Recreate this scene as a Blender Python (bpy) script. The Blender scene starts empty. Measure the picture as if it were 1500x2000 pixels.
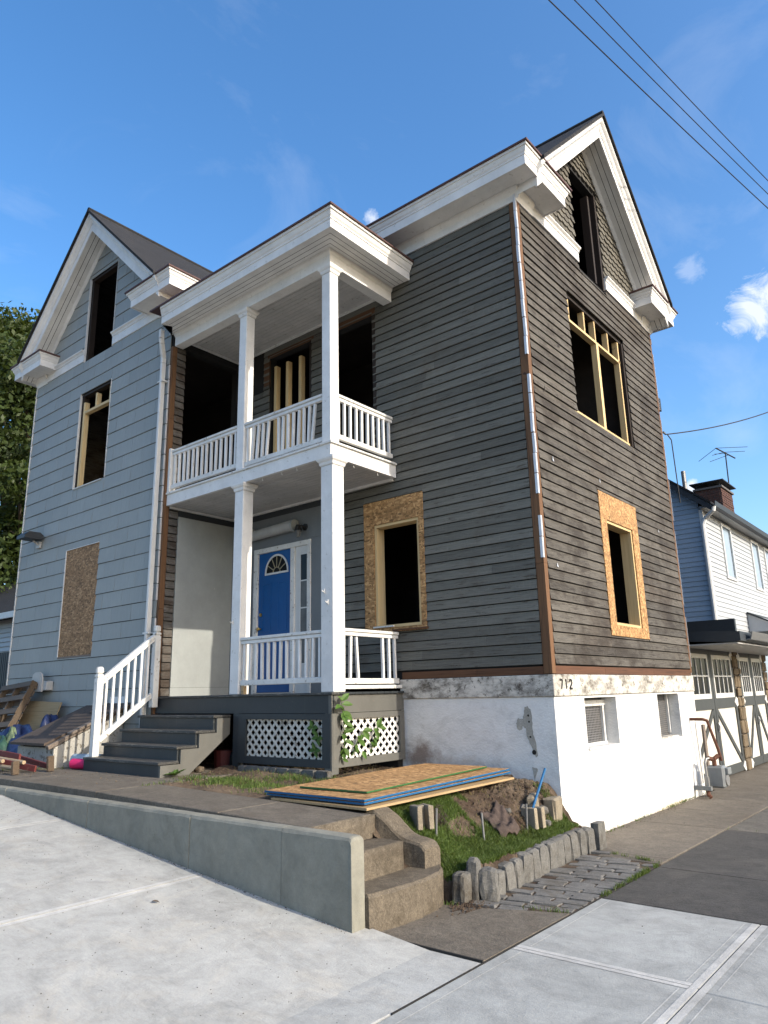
import bpy, bmesh, math, random
import numpy as np
from mathutils import Vector, Matrix
random.seed(7); rng = np.random.default_rng(7)
scene = bpy.context.scene
COL = scene.collection
R = math.radians

# ---------------------------------------------------------------- camera
def make_camera():
    f, yaw, pit, rol = 1.400642, R(39.3566), R(14.1715), R(-1.29908)
    fw = Vector((-math.sin(yaw)*math.cos(pit), math.cos(yaw)*math.cos(pit), math.sin(pit)))
    rt = Vector((math.cos(yaw), math.sin(yaw), 0)); up = rt.cross(fw)
    r2 = math.cos(rol)*rt + math.sin(rol)*up; u2 = -math.sin(rol)*rt + math.cos(rol)*up
    m = Matrix((r2, u2, -fw)).transposed().to_4x4(); m.translation = (3.93449, -7.80196, 0.08095)
    cd = bpy.data.cameras.new('camera'); cam = bpy.data.objects.new('camera', cd); COL.objects.link(cam)
    cam.matrix_world = m
    cd.sensor_fit = 'HORIZONTAL'; cd.sensor_width = 36; cd.lens = f*1000/1500*36
    cd.clip_start = .05; cd.clip_end = 3000
    scene.camera = cam
make_camera()

# ---------------------------------------------------------------- sky, sun, exposure
SUN_EL, SUN_AZ = R(28), R(3.7)          # azimuth measured from +x towards +y
def make_world():
    w = bpy.data.worlds.new('World'); scene.world = w; w.use_nodes = True
    nt = w.node_tree; N = nt.nodes; L = nt.links
    for n in list(N): N.remove(n)
    out = N.new('ShaderNodeOutputWorld'); bg = N.new('ShaderNodeBackground')
    sky = N.new('ShaderNodeTexSky'); sky.sky_type = 'NISHITA'; sky.sun_disc = False
    sky.sun_elevation = SUN_EL; sky.sun_rotation = math.pi/2 - SUN_AZ
    sky.air_density = 1.0; sky.dust_density = 2.5; sky.ozone_density = 2.2; sky.altitude = 200
    hs = N.new('ShaderNodeHueSaturation'); hs.inputs['Saturation'].default_value = 1.27
    L.new(sky.outputs[0], hs.inputs['Color'])
    tc = N.new('ShaderNodeTexCoord')
    # thin wisps: stretched noise on the sky direction, a little denser low down
    mp = N.new('ShaderNodeMapping'); mp.inputs['Scale'].default_value = (3.2, 1.3, 4.6); mp.inputs['Rotation'].default_value = (.3, .5, .9)
    L.new(tc.outputs['Generated'], mp.inputs[0])
    n1 = N.new('ShaderNodeTexNoise'); n1.inputs['Scale'].default_value = 1.6; n1.inputs['Detail'].default_value = 9; n1.inputs['Roughness'].default_value = .62
    n1.inputs['Distortion'].default_value = .5
    L.new(mp.outputs[0], n1.inputs['Vector'])
    r1 = N.new('ShaderNodeValToRGB'); r1.color_ramp.elements[0].position = .53; r1.color_ramp.elements[1].position = .85
    r1.color_ramp.elements[1].color = (.15, .15, .15, 1)
    L.new(n1.outputs['Fac'], r1.inputs[0])
    # a few small clouds
    n2 = N.new('ShaderNodeTexNoise'); n2.inputs['Scale'].default_value = 22; n2.inputs['Detail'].default_value = 12; n2.inputs['Roughness'].default_value = .7; n2.inputs['Distortion'].default_value = .6
    L.new(tc.outputs['Generated'], n2.inputs['Vector'])
    acc = r1.outputs['Color']
    for d, rad, amt in CLOUDS:
        dt = N.new('ShaderNodeVectorMath'); dt.operation = 'DISTANCE'; dt.inputs[1].default_value = d
        L.new(tc.outputs['Generated'], dt.inputs[0])
        mr = N.new('ShaderNodeMapRange'); mr.inputs[1].default_value = rad; mr.inputs[2].default_value = 0
        mr.inputs[3].default_value = -.35; mr.inputs[4].default_value = .42
        L.new(dt.outputs['Value'], mr.inputs[0])
        ad = N.new('ShaderNodeMath'); ad.operation = 'ADD'; L.new(mr.outputs[0], ad.inputs[0]); L.new((n2 if amt > .2 else n1).outputs['Fac'], ad.inputs[1])
        m2 = N.new('ShaderNodeMapRange'); m2.inputs[1].default_value = .64; m2.inputs[2].default_value = .86 if amt > .2 else 1.05; m2.inputs[4].default_value = amt
        L.new(ad.outputs[0], m2.inputs[0])
        mx = N.new('ShaderNodeMath'); mx.operation = 'MAXIMUM'; L.new(acc, mx.inputs[0]); L.new(m2.outputs[0], mx.inputs[1])
        acc = mx.outputs[0]
    mix = N.new('ShaderNodeMixRGB'); mix.inputs['Color2'].default_value = (3.6, 3.7, 3.9, 1)
    L.new(acc, mix.inputs['Fac']); L.new(hs.outputs[0], mix.inputs['Color1'])
    L.new(mix.outputs[0], bg.inputs['Color']); bg.inputs['Strength'].default_value = .15
    L.new(bg.outputs[0], out.inputs[0])
    w.cycles.sampling_method = 'MANUAL'; w.cycles.sample_map_resolution = 2048
def skydir(u, v):
    f, yaw, pit, rol = 1.400642, R(39.3566), R(14.1715), R(-1.29908)
    fw = Vector((-math.sin(yaw)*math.cos(pit), math.cos(yaw)*math.cos(pit), math.sin(pit)))
    rt = Vector((math.cos(yaw), math.sin(yaw), 0)); up = rt.cross(fw)
    r2 = math.cos(rol)*rt + math.sin(rol)*up; u2 = -math.sin(rol)*rt + math.cos(rol)*up
    return tuple((fw + r2*(u-750)/(1000*f) - u2*(v-1000)/(1000*f)).normalized())
CLOUDS = [(skydir(1478, 600), .085, .75), (skydir(1350, 525), .05, .22), (skydir(722, 425), .028, .6), (skydir(1450, 850), .09, .16), (skydir(1350, 955), .035, .8),
          ((.5, .6, .62), .2, .4), ((-.8, -.3, .5), .22, .4), ((.3, -.8, .45), .25, .4)]
make_world()
sl = bpy.data.lights.new('sun', 'SUN'); sl.energy = 2.5; sl.angle = R(.53); sl.color = (1, .92, .8)
so = bpy.data.objects.new('sun', sl); COL.objects.link(so)
sd = Vector((math.cos(SUN_EL)*math.cos(SUN_AZ), math.cos(SUN_EL)*math.sin(SUN_AZ), math.sin(SUN_EL)))
so.rotation_euler = sd.to_track_quat('Z', 'Y').to_euler(); so.location = (20, 0, 20)
vs = scene.view_settings; vs.view_transform = 'Standard'; vs.look = 'None'; vs.exposure = 1.12; vs.gamma = 1
scene.render.engine = 'CYCLES'; scene.render.resolution_x = 768; scene.render.resolution_y = 1024
scene.cycles.max_bounces = 8; scene.cycles.use_denoising = True; scene.cycles.denoiser = 'OPENIMAGEDENOISE'; scene.cycles.denoising_input_passes = 'RGB_ALBEDO_NORMAL'; scene.cycles.denoising_prefilter = 'ACCURATE'

# ---------------------------------------------------------------- materials
class NT:
    def __init__(s, name):
        s.m = bpy.data.materials.new(name); s.m.use_nodes = True; s.t = s.m.node_tree
        s.N = s.t.nodes; s.L = s.t.links; s.b = s.N['Principled BSDF']; s.geo = s.N.new('ShaderNodeNewGeometry')
        s.b.inputs['Specular IOR Level'].default_value = .3
    def node(s, ty, **kw):
        n = s.N.new(ty)
        for k, v in kw.items():
            if k in n.inputs: n.inputs[k].default_value = v
            else: setattr(n, k, v)
        return n
    def lk(s, a, b): s.L.new(a, b)
    def pos(s, scale=(1, 1, 1), rot=(0, 0, 0)):
        mp = s.node('ShaderNodeMapping'); mp.inputs['Scale'].default_value = scale; mp.inputs['Rotation'].default_value = rot
        s.lk(s.geo.outputs['Position'], mp.inputs[0]); return mp.outputs[0]
    def noise(s, scale, vec=None, detail=6, rough=.6, dist=0):
        n = s.node('ShaderNodeTexNoise', Scale=scale, Detail=detail, Roughness=rough, Distortion=dist)
        s.lk(vec if vec is not None else s.geo.outputs['Position'], n.inputs['Vector']); return n.outputs['Fac']
    def ramp(s, fac, stops):
        r = s.node('ShaderNodeValToRGB'); e = r.color_ramp.elements
        while len(e) < len(stops): e.new(.5)
        for i, (p, c) in enumerate(stops):
            e[i].position = p; e[i].color = (c, c, c, 1) if not hasattr(c, '__len__') else (*c, 1)
        s.lk(fac, r.inputs[0]); return r.outputs['Color']
    def mix(s, fac, a, b, mode='MIX'):
        n = s.node('ShaderNodeMixRGB', blend_type=mode)
        for v, i in ((fac, 0), (a, 1), (b, 2)):
            if hasattr(v, 'is_output'): s.lk(v, n.inputs[i])
            elif hasattr(v, '__len__'): n.inputs[i].default_value = (*v, 1)
            else: n.inputs[i].default_value = v
        return n.outputs[0]
    def math(s, op, a, b=0.):
        n = s.node('ShaderNodeMath', operation=op)
        for v, i in ((a, 0), (b, 1)):
            if hasattr(v, 'is_output'): s.lk(v, n.inputs[i])
            else: n.inputs[i].default_value = v
        return n.outputs[0]
    def xyz(s):
        n = s.node('ShaderNodeSeparateXYZ'); s.lk(s.geo.outputs['Position'], n.inputs[0]); return n.outputs
    def rnd(s):
        return s.node('ShaderNodeObjectInfo').outputs['Random']
    def vary(s, col, amt):
        r = s.node('ShaderNodeMapRange'); s.lk(s.rnd(), r.inputs[0]); r.inputs[3].default_value = 1-amt; r.inputs[4].default_value = 1+amt
        return s.mix(1., col, r.outputs[0], 'MULTIPLY')
    def bump(s, h, strength=.3, dist=.01):
        n = s.node('ShaderNodeBump', Strength=strength, Distance=dist); s.lk(h, n.inputs['Height']); s.lk(n.outputs[0], s.b.inputs['Normal'])
    def done(s, col=None, rough=.7, metal=0):
        if col is not None:
            if hasattr(col, 'is_output'): s.lk(col, s.b.inputs['Base Color'])
            else: s.b.inputs['Base Color'].default_value = (*col, 1)
        if hasattr(rough, 'is_output'): s.lk(rough, s.b.inputs['Roughness'])
        else: s.b.inputs['Roughness'].default_value = rough
        s.b.inputs['Metallic'].default_value = metal
        return s.m
def sc(c, k): return tuple(x*k for x in c)
def generic(name, c, var=.25, scale=6, rough=.7, bump=.2, bscale=80, metal=0, vary=.06, stretch=(1, 1, 1)):
    t = NT(name); v = t.pos(stretch)
    f = t.noise(scale, v, 7, .65)
    col = t.ramp(f, [(.25, sc(c, 1-var)), (.75, sc(c, 1+var*.6))])
    col = t.vary(col, vary)
    t.bump(t.noise(bscale, v, 4), bump, .004)
    return t.done(col, rough, metal)
def paint(name, c, wear=(.25, .2, .15), amount=.0, rough=.5, dirt=.12, vary=.04, stretch=(1, 1, 1)):
    """old house paint: faint dirt clouds, fine brush grain and flaked spots showing what is under it"""
    t = NT(name); v = t.pos(stretch)
    col = t.ramp(t.noise(2.5, None, 8, .7), [(.3, sc(c, 1-dirt)), (.7, c)])
    col = t.vary(col, vary)
    sp = t.noise(14, v, 9, .72)
    col = t.mix(t.ramp(sp, [(.66-amount, 0), (.70-amount, 1)]), col, wear)
    st = t.noise(5, t.pos((6, 6, .35)), 6, .6)
    col = t.mix(t.ramp(st, [(.58, 0), (.8, .25)]), col, sc(wear, .9))
    t.bump(t.math('ADD', t.noise(60, v, 5), t.math('MULTIPLY', sp, 1.2)), .25, .004)
    return t.done(col, rough)
M = {}
M['white'] = paint('white_paint', (.7, .69, .66), (.46, .44, .4), .05, .55, .22)
M['white_worn'] = paint('white_paint_worn', (.68, .67, .63), (.26, .23, .19), .065, .6, .28)
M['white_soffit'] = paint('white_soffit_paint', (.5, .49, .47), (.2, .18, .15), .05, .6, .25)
def clap(name, c, c2, brown, bamt, along):
    t = NT(name); st = (.45, 9, 12) if along == 'x' else (9, .45, 12)
    v = t.pos(st)
    big = t.noise(.9, None, 8, .7); gr = t.noise(7, v, 10, .72)
    col = t.mix(t.ramp(gr, [(.32, 0), (.68, 1)]), c, c2)
    col = t.mix(t.ramp(big, [(.56-bamt, 0), (.72-bamt, .85)]), col, brown)
    fl = t.noise(3.2, t.pos((.9, 3, 8) if along == 'x' else (3, .9, 8)), 11, .78)
    col = t.mix(t.ramp(fl, [(.56-bamt*.5, 0), (.63-bamt*.5, .85)]), col, sc(brown, .5))
    vs_ = t.noise(5, t.pos((9, 9, .55)), 8, .74)
    col = t.mix(t.ramp(vs_, [(.56, 0), (.76, .4)]), col, sc(c2, 1.4))
    bl = t.noise(1.5, t.pos((1, 1, 1.7)), 10, .76, .4)
    col = t.mix(t.ramp(bl, [(.54-bamt, 0), (.66-bamt, .3+bamt*9)]), col, sc(brown, .6))
    sp = t.noise(34, t.pos((1, 1, .6)), 4, .65)
    col = t.mix(t.ramp(sp, [(.70, 0), (.75, .7)]), col, (.3, .3, .28)); col = t.mix(t.ramp(sp, [(.24, .8), (.29, 0)]), col, sc(c, .3))
    col = t.vary(col, .22)
    t.bump(t.math('ADD', t.math('MULTIPLY', gr, 1.5), fl), .8, .008)
    return t.done(col, .8)
M['clap_front'] = clap('weathered_grey_clapboard', (.09, .089, .076), (.152, .148, .126), (.095, .078, .057), .0, 'x')
M['clap_gable'] = clap('sun_bleached_clapboard', (.056, .05, .042), (.115, .105, .088), (.05, .039, .029), .06, 'y')
M['clap_dark'] = clap('brown_wing_clapboard', (.07, .064, .055), (.13, .12, .105), (.08, .055, .038), .06, 'y')  # browner boards for the wing side and rear walls
def blue_shingle():
    t = NT('blue_grey_asbestos_shingle'); c = (.262, .276, .262)
    st = t.noise(22, t.pos((1.6, 1.6, .22)), 6, .7)
    col = t.ramp(st, [(.2, sc(c, .9)), (.8, sc(c, 1.07))])
    big = t.noise(.8, None, 6, .7)
    col = t.mix(t.ramp(big, [(.4, .0), (.75, .35)]), col, sc(c, .8))
    sr = t.noise(3, t.pos((5, 5, .18)), 7, .7)
    col = t.mix(t.ramp(sr, [(.6, 0), (.8, .4)]), col, (.31, .315, .31))
    col = t.vary(col, .05)
    t.bump(st, .35, .004)
    return t.done(col, .6)
M['blue'] = blue_shingle()
M['scale'] = clap('faded_scale_shingle', (.075, .068, .054), (.14, .13, .105), (.08, .064, .046), .0, 'y')
def wood(name, c, c2, axis='z', rough=.7, sc_=5):
    t = NT(name); st = {'x': (.35, 9, 9), 'y': (9, .35, 9), 'z': (9, 9, .35)}[axis]
    g = t.noise(sc_, t.pos(st), 9, .65, .6)
    col = t.ramp(g, [(.25, c2), (.5, c), (.8, sc(c, 1.2))])
    k = t.noise(9, None, 2)
    col = t.mix(t.ramp(k, [(.72, 0), (.76, .8)]), col, sc(c2, .5))
    col = t.vary(col, .12); t.bump(g, .35, .004)
    return t.done(col, rough)
M['bare_z'] = wood('bare_sheathing_board', (.13, .066, .03), (.04, .018, .009), 'z')
M['bare_x'] = wood('bare_sill_board', (.09, .042, .02), (.026, .013, .007), 'x')
M['bare_y'] = wood('bare_sill_board_side', (.09, .04, .02), (.026, .012, .007), 'y')
M['dark_wood'] = wood('old_dark_framing', (.02, .013, .009), (.01, .007, .005), 'z')
M['brown_x'] = wood('dark_bare_board', (.1, .05, .025), (.04, .02, .012), 'x')
M['lumber_z'] = wood('new_lumber_upright', (.56, .41, .21), (.44, .3, .135), 'z')
M['lumber_y'] = wood('new_lumber_level', (.56, .41, .21), (.44, .3, .135), 'y')
M['lumber_x'] = wood('new_lumber_across', (.56, .41, .21), (.44, .3, .135), 'x')
M['old_wood'] = wood('weathered_board', (.15, .12, .095), (.07, .055, .042), 'x')
M['pallet'] = wood('pallet_board', (.095, .068, .045), (.045, .032, .02), 'x')
def osb(name, c=(.36, .2, .08), k=1.):
    """strand board: two layers of long flakes lying at different angles"""
    t = NT(name); lay = []
    for rot, scl, seed in (((.3, .2, .5), (15, 44, 40), 0.), ((-.4, .5, -.7), (44, 15, 17), 7.), ((.8, -.3, 1.3), (20, 40, 46), 3.)):
        mp = t.node('ShaderNodeMapping'); mp.inputs['Rotation'].default_value = rot; mp.inputs['Scale'].default_value = scl; mp.inputs['Location'].default_value = (seed, seed, seed)
        t.lk(t.geo.outputs['Position'], mp.inputs[0])
        v = t.node('ShaderNodeTexVoronoi', Scale=1., Randomness=1.); t.lk(mp.outputs[0], v.inputs['Vector'])
        sp = t.node('ShaderNodeSeparateColor'); t.lk(v.outputs['Color'], sp.inputs[0]); lay.append(sp.outputs)
    ra = lambda f: t.ramp(f, [(0, sc(c, .38)), (.3, sc(c, .8)), (.65, c), (1, (c[0]*1.55, c[1]*1.7, c[2]*1.9))])
    col = t.mix(t.ramp(lay[0][1], [(.48, 0), (.52, 1)]), ra(lay[0][0]), ra(lay[1][0]))
    col = t.mix(t.ramp(lay[2][1], [(.62, 0), (.66, 1)]), col, ra(lay[2][0]))
    col = t.mix(t.ramp(t.noise(3, None, 6), [(.4, 0), (.75, .3)]), col, sc(c, .6))
    t.bump(t.math('ADD', lay[0][0], lay[1][0]), .5, .004)
    return t.done(col, .75)
M['osb'] = osb('osb_panel'); M['osb_dark'] = osb('osb_panel_weathered', (.27, .155, .072))
M['slate'] = paint('slate_deck_paint', (.033, .038, .041), (.11, .105, .09), .0, .45, .25)
M['grey_trim'] = paint('grey_porch_paint', (.12, .118, .105), (.17, .13, .09), .03, .6, .3)
M['tread'] = paint('worn_tread_paint', (.05, .05, .048), (.14, .13, .11), .1, .5, .3, stretch=(.4, 3, 3))
M['panel'] = paint('light_grey_panel', (.31, .325, .31), (.38, .37, .34), .0, .55, .2)
M['panel2'] = paint('grey_entry_panel', (.15, .16, .165), (.2, .2, .2), .0, .5, .15)
M['door_blue'] = generic('blue_door_paint', (.005, .08, .25), .12, 4, .35, .08)
M['black'] = generic('black_recess', (.012, .011, .01), .2)
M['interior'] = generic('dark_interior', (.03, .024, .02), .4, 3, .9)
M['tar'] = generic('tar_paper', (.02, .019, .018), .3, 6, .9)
M['metal'] = generic('galvanised_metal', (.4, .4, .4), .15, 9, .4, .1, 60, .8)
M['pipe_grey'] = generic('weathered_conduit', (.22, .22, .215), .2, 20, .45, .15, 60, .6)
M['flash'] = generic('white_metal_strip', (.55, .55, .55), .12, 9, .35, .1, 60, .25)
M['rust'] = generic('rusty_pipe', (.11, .045, .026), .45, 14, .8, .5, 90)
M['meter'] = generic('meter_grey', (.17, .18, .18), .15, 10, .5)
M['cream_muntin'] = generic('cream_muntin', (.3, .26, .17), .1)
M['brass'] = generic('brass', (.55, .38, .12), .1, 10, .3, .05, 60, .9)
M['copper_roof'] = generic('red_brown_flashing', (.085, .042, .036), .35, 9, .6)
def roof_mat():
    t = NT('asphalt_shingle_roof'); x = t.xyz()
    c = (.015, .015, .016)
    col = t.ramp(t.noise(5, t.pos((1, .6, 7)), 8, .75), [(.3, sc(c, .4)), (.7, sc(c, 2.2))])
    col = t.mix(t.ramp(t.noise(1, None, 5), [(.4, 0), (.8, .5)]), col, (.032, .03, .027))
    w = t.math('FRACT', t.math('MULTIPLY', x[2], 9.5)); 
    col = t.mix(t.ramp(w, [(.0, .75), (.16, .0)]), col, (.01, .01, .01))
    t.bump(t.math('ADD', w, t.noise(90, None, 3)), .6, .008)
    return t.done(col, .9)
M['roof'] = roof_mat()
def concrete(name, c, agg=.0, stain=(.3, .27, .22), samt=.2, rough=.85, brush=0):
    t = NT(name)
    a = t.noise(.8, None, 8, .7); b = t.noise(4.5, None, 9, .72, .6); m = t.noise(19, None, 7, .75); f = t.noise(70, None, 4, .7)
    col = t.ramp(a, [(.25, sc(c, .82)), (.75, sc(c, 1.1))])
    col = t.mix(1., col, t.ramp(b, [(.28, .80), (.5, 1.), (.72, 1.14)]), 'MULTIPLY')
    col = t.mix(1., col, t.ramp(m, [(.3, .93-agg*.45), (.5, 1.), (.7, 1.05+agg*.4)]), 'MULTIPLY')
    col = t.mix(1., col, t.ramp(f, [(.3, .94-agg*.55), (.5, 1.), (.7, 1.04+agg*.5)]), 'MULTIPLY')
    col = t.mix(t.ramp(t.noise(1.9, None, 9, .75, .8), [(.5, 0), (.68, samt)]), col, stain)
    col = t.mix(t.ramp(t.noise(33, None, 3, .6), [(.70, 0), (.735, .3+agg*.8)]), col, sc(c, .4))
    tw = t.noise(1.5, t.pos((1, 1.6, 1), (0, 0, .7)), 10, .7, 1.6)
    col = t.mix(1., col, t.ramp(tw, [(.34, .86), (.5, 1.), (.64, 1.09)]), 'MULTIPLY')
    if brush: col = t.mix(1., col, t.ramp(t.noise(26, t.pos((.5, 12, 1), (0, 0, .12)), 5, .7), [(.35, .93), (.65, 1.06)]), 'MULTIPLY')
    if agg: col = t.mix(t.ramp(t.noise(95, None, 2, .5), [(.64, 0), (.7, agg)]), col, sc(c, 1.9))
    col = t.vary(col, .06)
    h = t.math('ADD', t.math('MULTIPLY', m, 1.2), t.math('ADD', f, t.math('MULTIPLY', b, 1.5)))
    t.bump(h, .45+agg*.5, .006+agg*.006)
    return t.done(col, rough)
M['conc_new'] = concrete('new_broomed_concrete', (.365, .36, .33), 0, (.44, .4, .33), .5, brush=1.)
M['conc_walk'] = concrete('new_pale_sidewalk_concrete', (.32, .323, .302), 0, (.37, .36, .33), .35, brush=1.2)
M['conc_margin'] = concrete('tooled_concrete_margin', (.45, .44, .41), 0, (.5, .48, .43), .3, .6)
M['conc_wall'] = concrete('formed_concrete', (.215, .207, .168), 0, (.17, .163, .13), .6)
M['conc_old'] = concrete('old_brown_concrete', (.132, .113, .088), .45, (.085, .068, .05), .6)
M['conc_dark'] = concrete('old_dark_concrete', (.062, .058, .052), .4, (.11, .1, .084), .6)
M['conc_mid'] = concrete('old_grey_concrete', (.11, .1, .084), .4, (.075, .064, .05), .6)
M['conc_step'] = concrete('old_step_concrete', (.12, .098, .07), .55, (.052, .04, .025), .85)
M['granite'] = concrete('granite_sett', (.125, .12, .108), .4, (.055, .044, .03), .9)
M['cobble'] = concrete('granite_cobble', (.14, .134, .122), .4, (.1, .082, .058), .7)
M['block'] = concrete('cement_block', (.25, .21, .15), .25, (.18, .14, .09), .6)
M['joint'] = generic('expansion_joint', (.025, .023, .02), .3)
def stucco():
    t = NT('white_stucco_base'); x = t.xyz(); c = (.66, .65, .62)
    col = t.ramp(t.noise(1.6, None, 8, .7), [(.3, sc(c, .93)), (.7, c)])
    # damp brown staining with its own outline: by the porch, and along the foot of the side wall
    def blob(cx, cy, cz, rx, ry, rz, amp):
        n = t.node('ShaderNodeMapping'); n.inputs['Location'].default_value = (-cx/rx, -cy/ry, -cz/rz); n.inputs['Scale'].default_value = (1/rx, 1/ry, 1/rz)
        t.lk(t.geo.outputs['Position'], n.inputs[0])
        l = t.node('ShaderNodeVectorMath', operation='LENGTH'); t.lk(n.outputs[0], l.inputs[0])
        v = t.math('SUBTRACT', t.math('ADD', 1.0, t.math('MULTIPLY', t.math('SUBTRACT', t.noise(5, None, 9, .75), .5), 2.2)), l.outputs['Value'])
        return t.ramp(v, [(-.0, 0), (.75, amp)])
    col = t.mix(blob(-1.95, 0, -.72, .34, .5, .26, .85), col, (.17, .115, .085))
    col = t.mix(blob(-1.3, 0, -.8, .7, .5, .13, .5), col, (.4, .29, .22))
    col = t.mix(blob(0, 3.5, -1.6, .5, 1.1, .2, .6), col, (.62, .5, .3))
    col = t.mix(blob(0, 1.5, -1.62, .5, 3.5, .06, .6), col, (.42, .36, .28))
    col = t.mix(t.ramp(t.noise(3, t.pos((4, 4, .25)), 8, .7), [(.56, 0), (.8, .22)]), col, (.55, .55, .52))
    col = t.mix(t.ramp(t.noise(11, None, 8, .7), [(.64, 0), (.70, .5)]), col, (.42, .405, .37))
    col = t.mix(1., col, t.ramp(t.noise(2.8, t.pos((1, 1, 1.6)), 9, .75, .7), [(.3, .78), (.5, 1.), (.7, 1.06)]), 'MULTIPLY')
    col = t.mix(t.ramp(t.noise(26, None, 5, .7), [(.72, 0), (.75, .7)]), col, (.2, .19, .17))
    t.bump(t.math('ADD', t.noise(5, None, 7), t.math('MULTIPLY', t.noise(40, None, 5), .3)), .6, .03)
    return t.done(col, .75)
M['stucco'] = stucco()
def band():
    t = NT('dirty_concrete_band'); c = (.52, .49, .43)
    a = t.noise(2.6, t.pos((1, 1, 2)), 9, .75)
    col = t.ramp(a, [(.36, (.09, .075, .055)), (.46, sc(c, .6)), (.55, c), (.8, sc(c, 1.35))])
    col = t.mix(t.ramp(t.noise(13, None, 10, .8), [(.54, 0), (.6, .85)]), col, (.05, .042, .034))
    t.bump(t.noise(25, None, 8), .5, .012); return t.done(col, .85)
M['band'] = band()
M['patch'] = concrete('exposed_grey_mortar', (.34, .33, .29), .2, (.22, .2, .165), .6)
M['soil'] = concrete('bare_earth', (.08, .05, .032), .3, (.08, .05, .033), .6)
M['soil_light'] = concrete('dry_dirt', (.14, .108, .075), .4, (.085, .062, .04), .5)
def leafm(name, c, tr=.25):
    t = NT(name)
    col = t.ramp(t.noise(1.7, None, 4), [(.25, sc(c, .6)), (.75, sc(c, 1.35))])
    col = t.mix(t.ramp(t.noise(45, None, 3, .7), [(.35, .0), (.7, .6)]), col, (c[0]*1.9, c[1]*1.45, c[2]*1.5)); col = t.vary(col, .12)
    t.lk(col, t.b.inputs['Base Color']); t.b.inputs['Roughness'].default_value = .55
    td = t.node('ShaderNodeBsdfTranslucent'); t.lk(t.mix(.5, col, (.16, .2, .02)), td.inputs[0])
    ms = t.node('ShaderNodeMixShader'); ms.inputs[0].default_value = tr
    t.lk(t.b.outputs[0], ms.inputs[1]); t.lk(td.outputs[0], ms.inputs[2]); t.lk(ms.outputs[0], t.N['Material Output'].inputs[0])
    return t.m
M['leaf'] = leafm('tree_leaf', (.034, .057, .012)); M['grass'] = leafm('grass_blade', (.06, .1, .02)); M['grass_dry'] = leafm('dry_grass', (.13, .115, .05))
M['vine'] = leafm('broad_leaf', (.06, .13, .025), .3)
M['bark'] = generic('bark', (.09, .07, .05), .4, 6, .9, .6, 30, 0, .1, (1, 1, .3))
M['sheet_blue'] = generic('blue_edge_paint', (.008, .085, .2), .15, 8, .5)
M['sheet_green'] = generic('green_edge_paint', (.025, .1, .03), .15, 8, .5)
M['ply_edge'] = wood('plywood_edge', (.36, .25, .13), (.22, .14, .065), 'y')
M['ply_face'] = wood('plywood_face', (.34, .23, .11), (.24, .15, .065), 'y')
M['ply_pale'] = wood('pale_plywood', (.26, .19, .1), (.18, .125, .06), 'x')
M['tarp'] = generic('blue_tarp', (.02, .032, .09), .6, 9, .4, .4, 30)
M['bag_green'] = generic('green_bag', (.035, .08, .055), .4, 9, .45)
M['bag_lime'] = generic('lime_bag', (.12, .16, .09), .4, 9, .5)
M['pink'] = generic('magenta_roll', (.5, .02, .11), .12, 8, .55)
M['roll_blue'] = generic('pale_blue_roll', (.28, .36, .42), .15, 8, .5)
M['red_paint'] = paint('red_painted_wood', (.13, .028, .024), (.2, .13, .09), .06, .6)
M['pale_wood'] = wood('pale_dowel', (.32, .24, .15), (.2, .14, .085), 'x')
M['glassm'] = generic('dark_window_glass', (.012, .014, .015), .2, 3, .15, .02)
M['glass_grey'] = generic('grey_window_glass', (.13, .135, .135), .3, 5, .3, .02)
for k in ('glassm', 'glass_grey'): M[k].node_tree.nodes['Principled BSDF'].inputs['Specular IOR Level'].default_value = .12
M['vinyl_white'] = generic('white_vinyl_siding', (.36, .375, .385), .06, 4, .5)
M['vinyl_blue'] = generic('blue_vinyl_siding', (.27, .34, .41), .08, 4, .45)
M['trim_white'] = generic('white_trim', (.6, .595, .57), .08, 5, .45)
M['garage_dark'] = generic('dark_grey_paint', (.05, .054, .053), .15, 5, .5)
M['garage_cream'] = paint('cream_door_paint', (.56, .54, .48), (.4, .37, .3), .0, .5)
M['charcoal'] = generic('charcoal_fascia', (.03, .034, .038), .2, 5, .5)
M['stone_pier'] = concrete('rubble_stone', (.14, .105, .065), .35, (.07, .05, .03), .7)
M['brick'] = generic('chimney_brick', (.085, .042, .032), .5, 14, .85, .5)
M['mortar'] = generic('chimney_mortar', (.11, .1, .09), .2)
M['awning'] = generic('grey_awning', (.38, .39, .4), .08, 5, .5)
M['wire'] = generic('black_cable', (.02, .02, .022), .2)
M['lamp_black'] = generic('black_lamp_metal', (.02, .02, .02), .2, 8, .4)
M['plastic'] = generic('aged_white_plastic', (.36, .355, .34), .12, 8, .45)
M['plastic_red'] = generic('red_plastic', (.05, .008, .008), .2, 8, .6)
M['hose_bottle'] = generic('cloudy_plastic', (.16, .16, .145), .2, 8, .35)
M['fabric'] = generic('weed_fabric', (.07, .05, .04), .5, 26, .9, .6, 60)
M['digit'] = generic('house_number', (.03, .028, .025), .5, 30, .7)
M['bulk'] = paint('brown_hatch_sheet', (.085, .064, .05), (.045, .034, .026), .08, .8, .3)
M['bulk_wall'] = paint('flaking_white_wash', (.42, .4, .35), (.15, .13, .1), .11, .85, .25)
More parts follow.
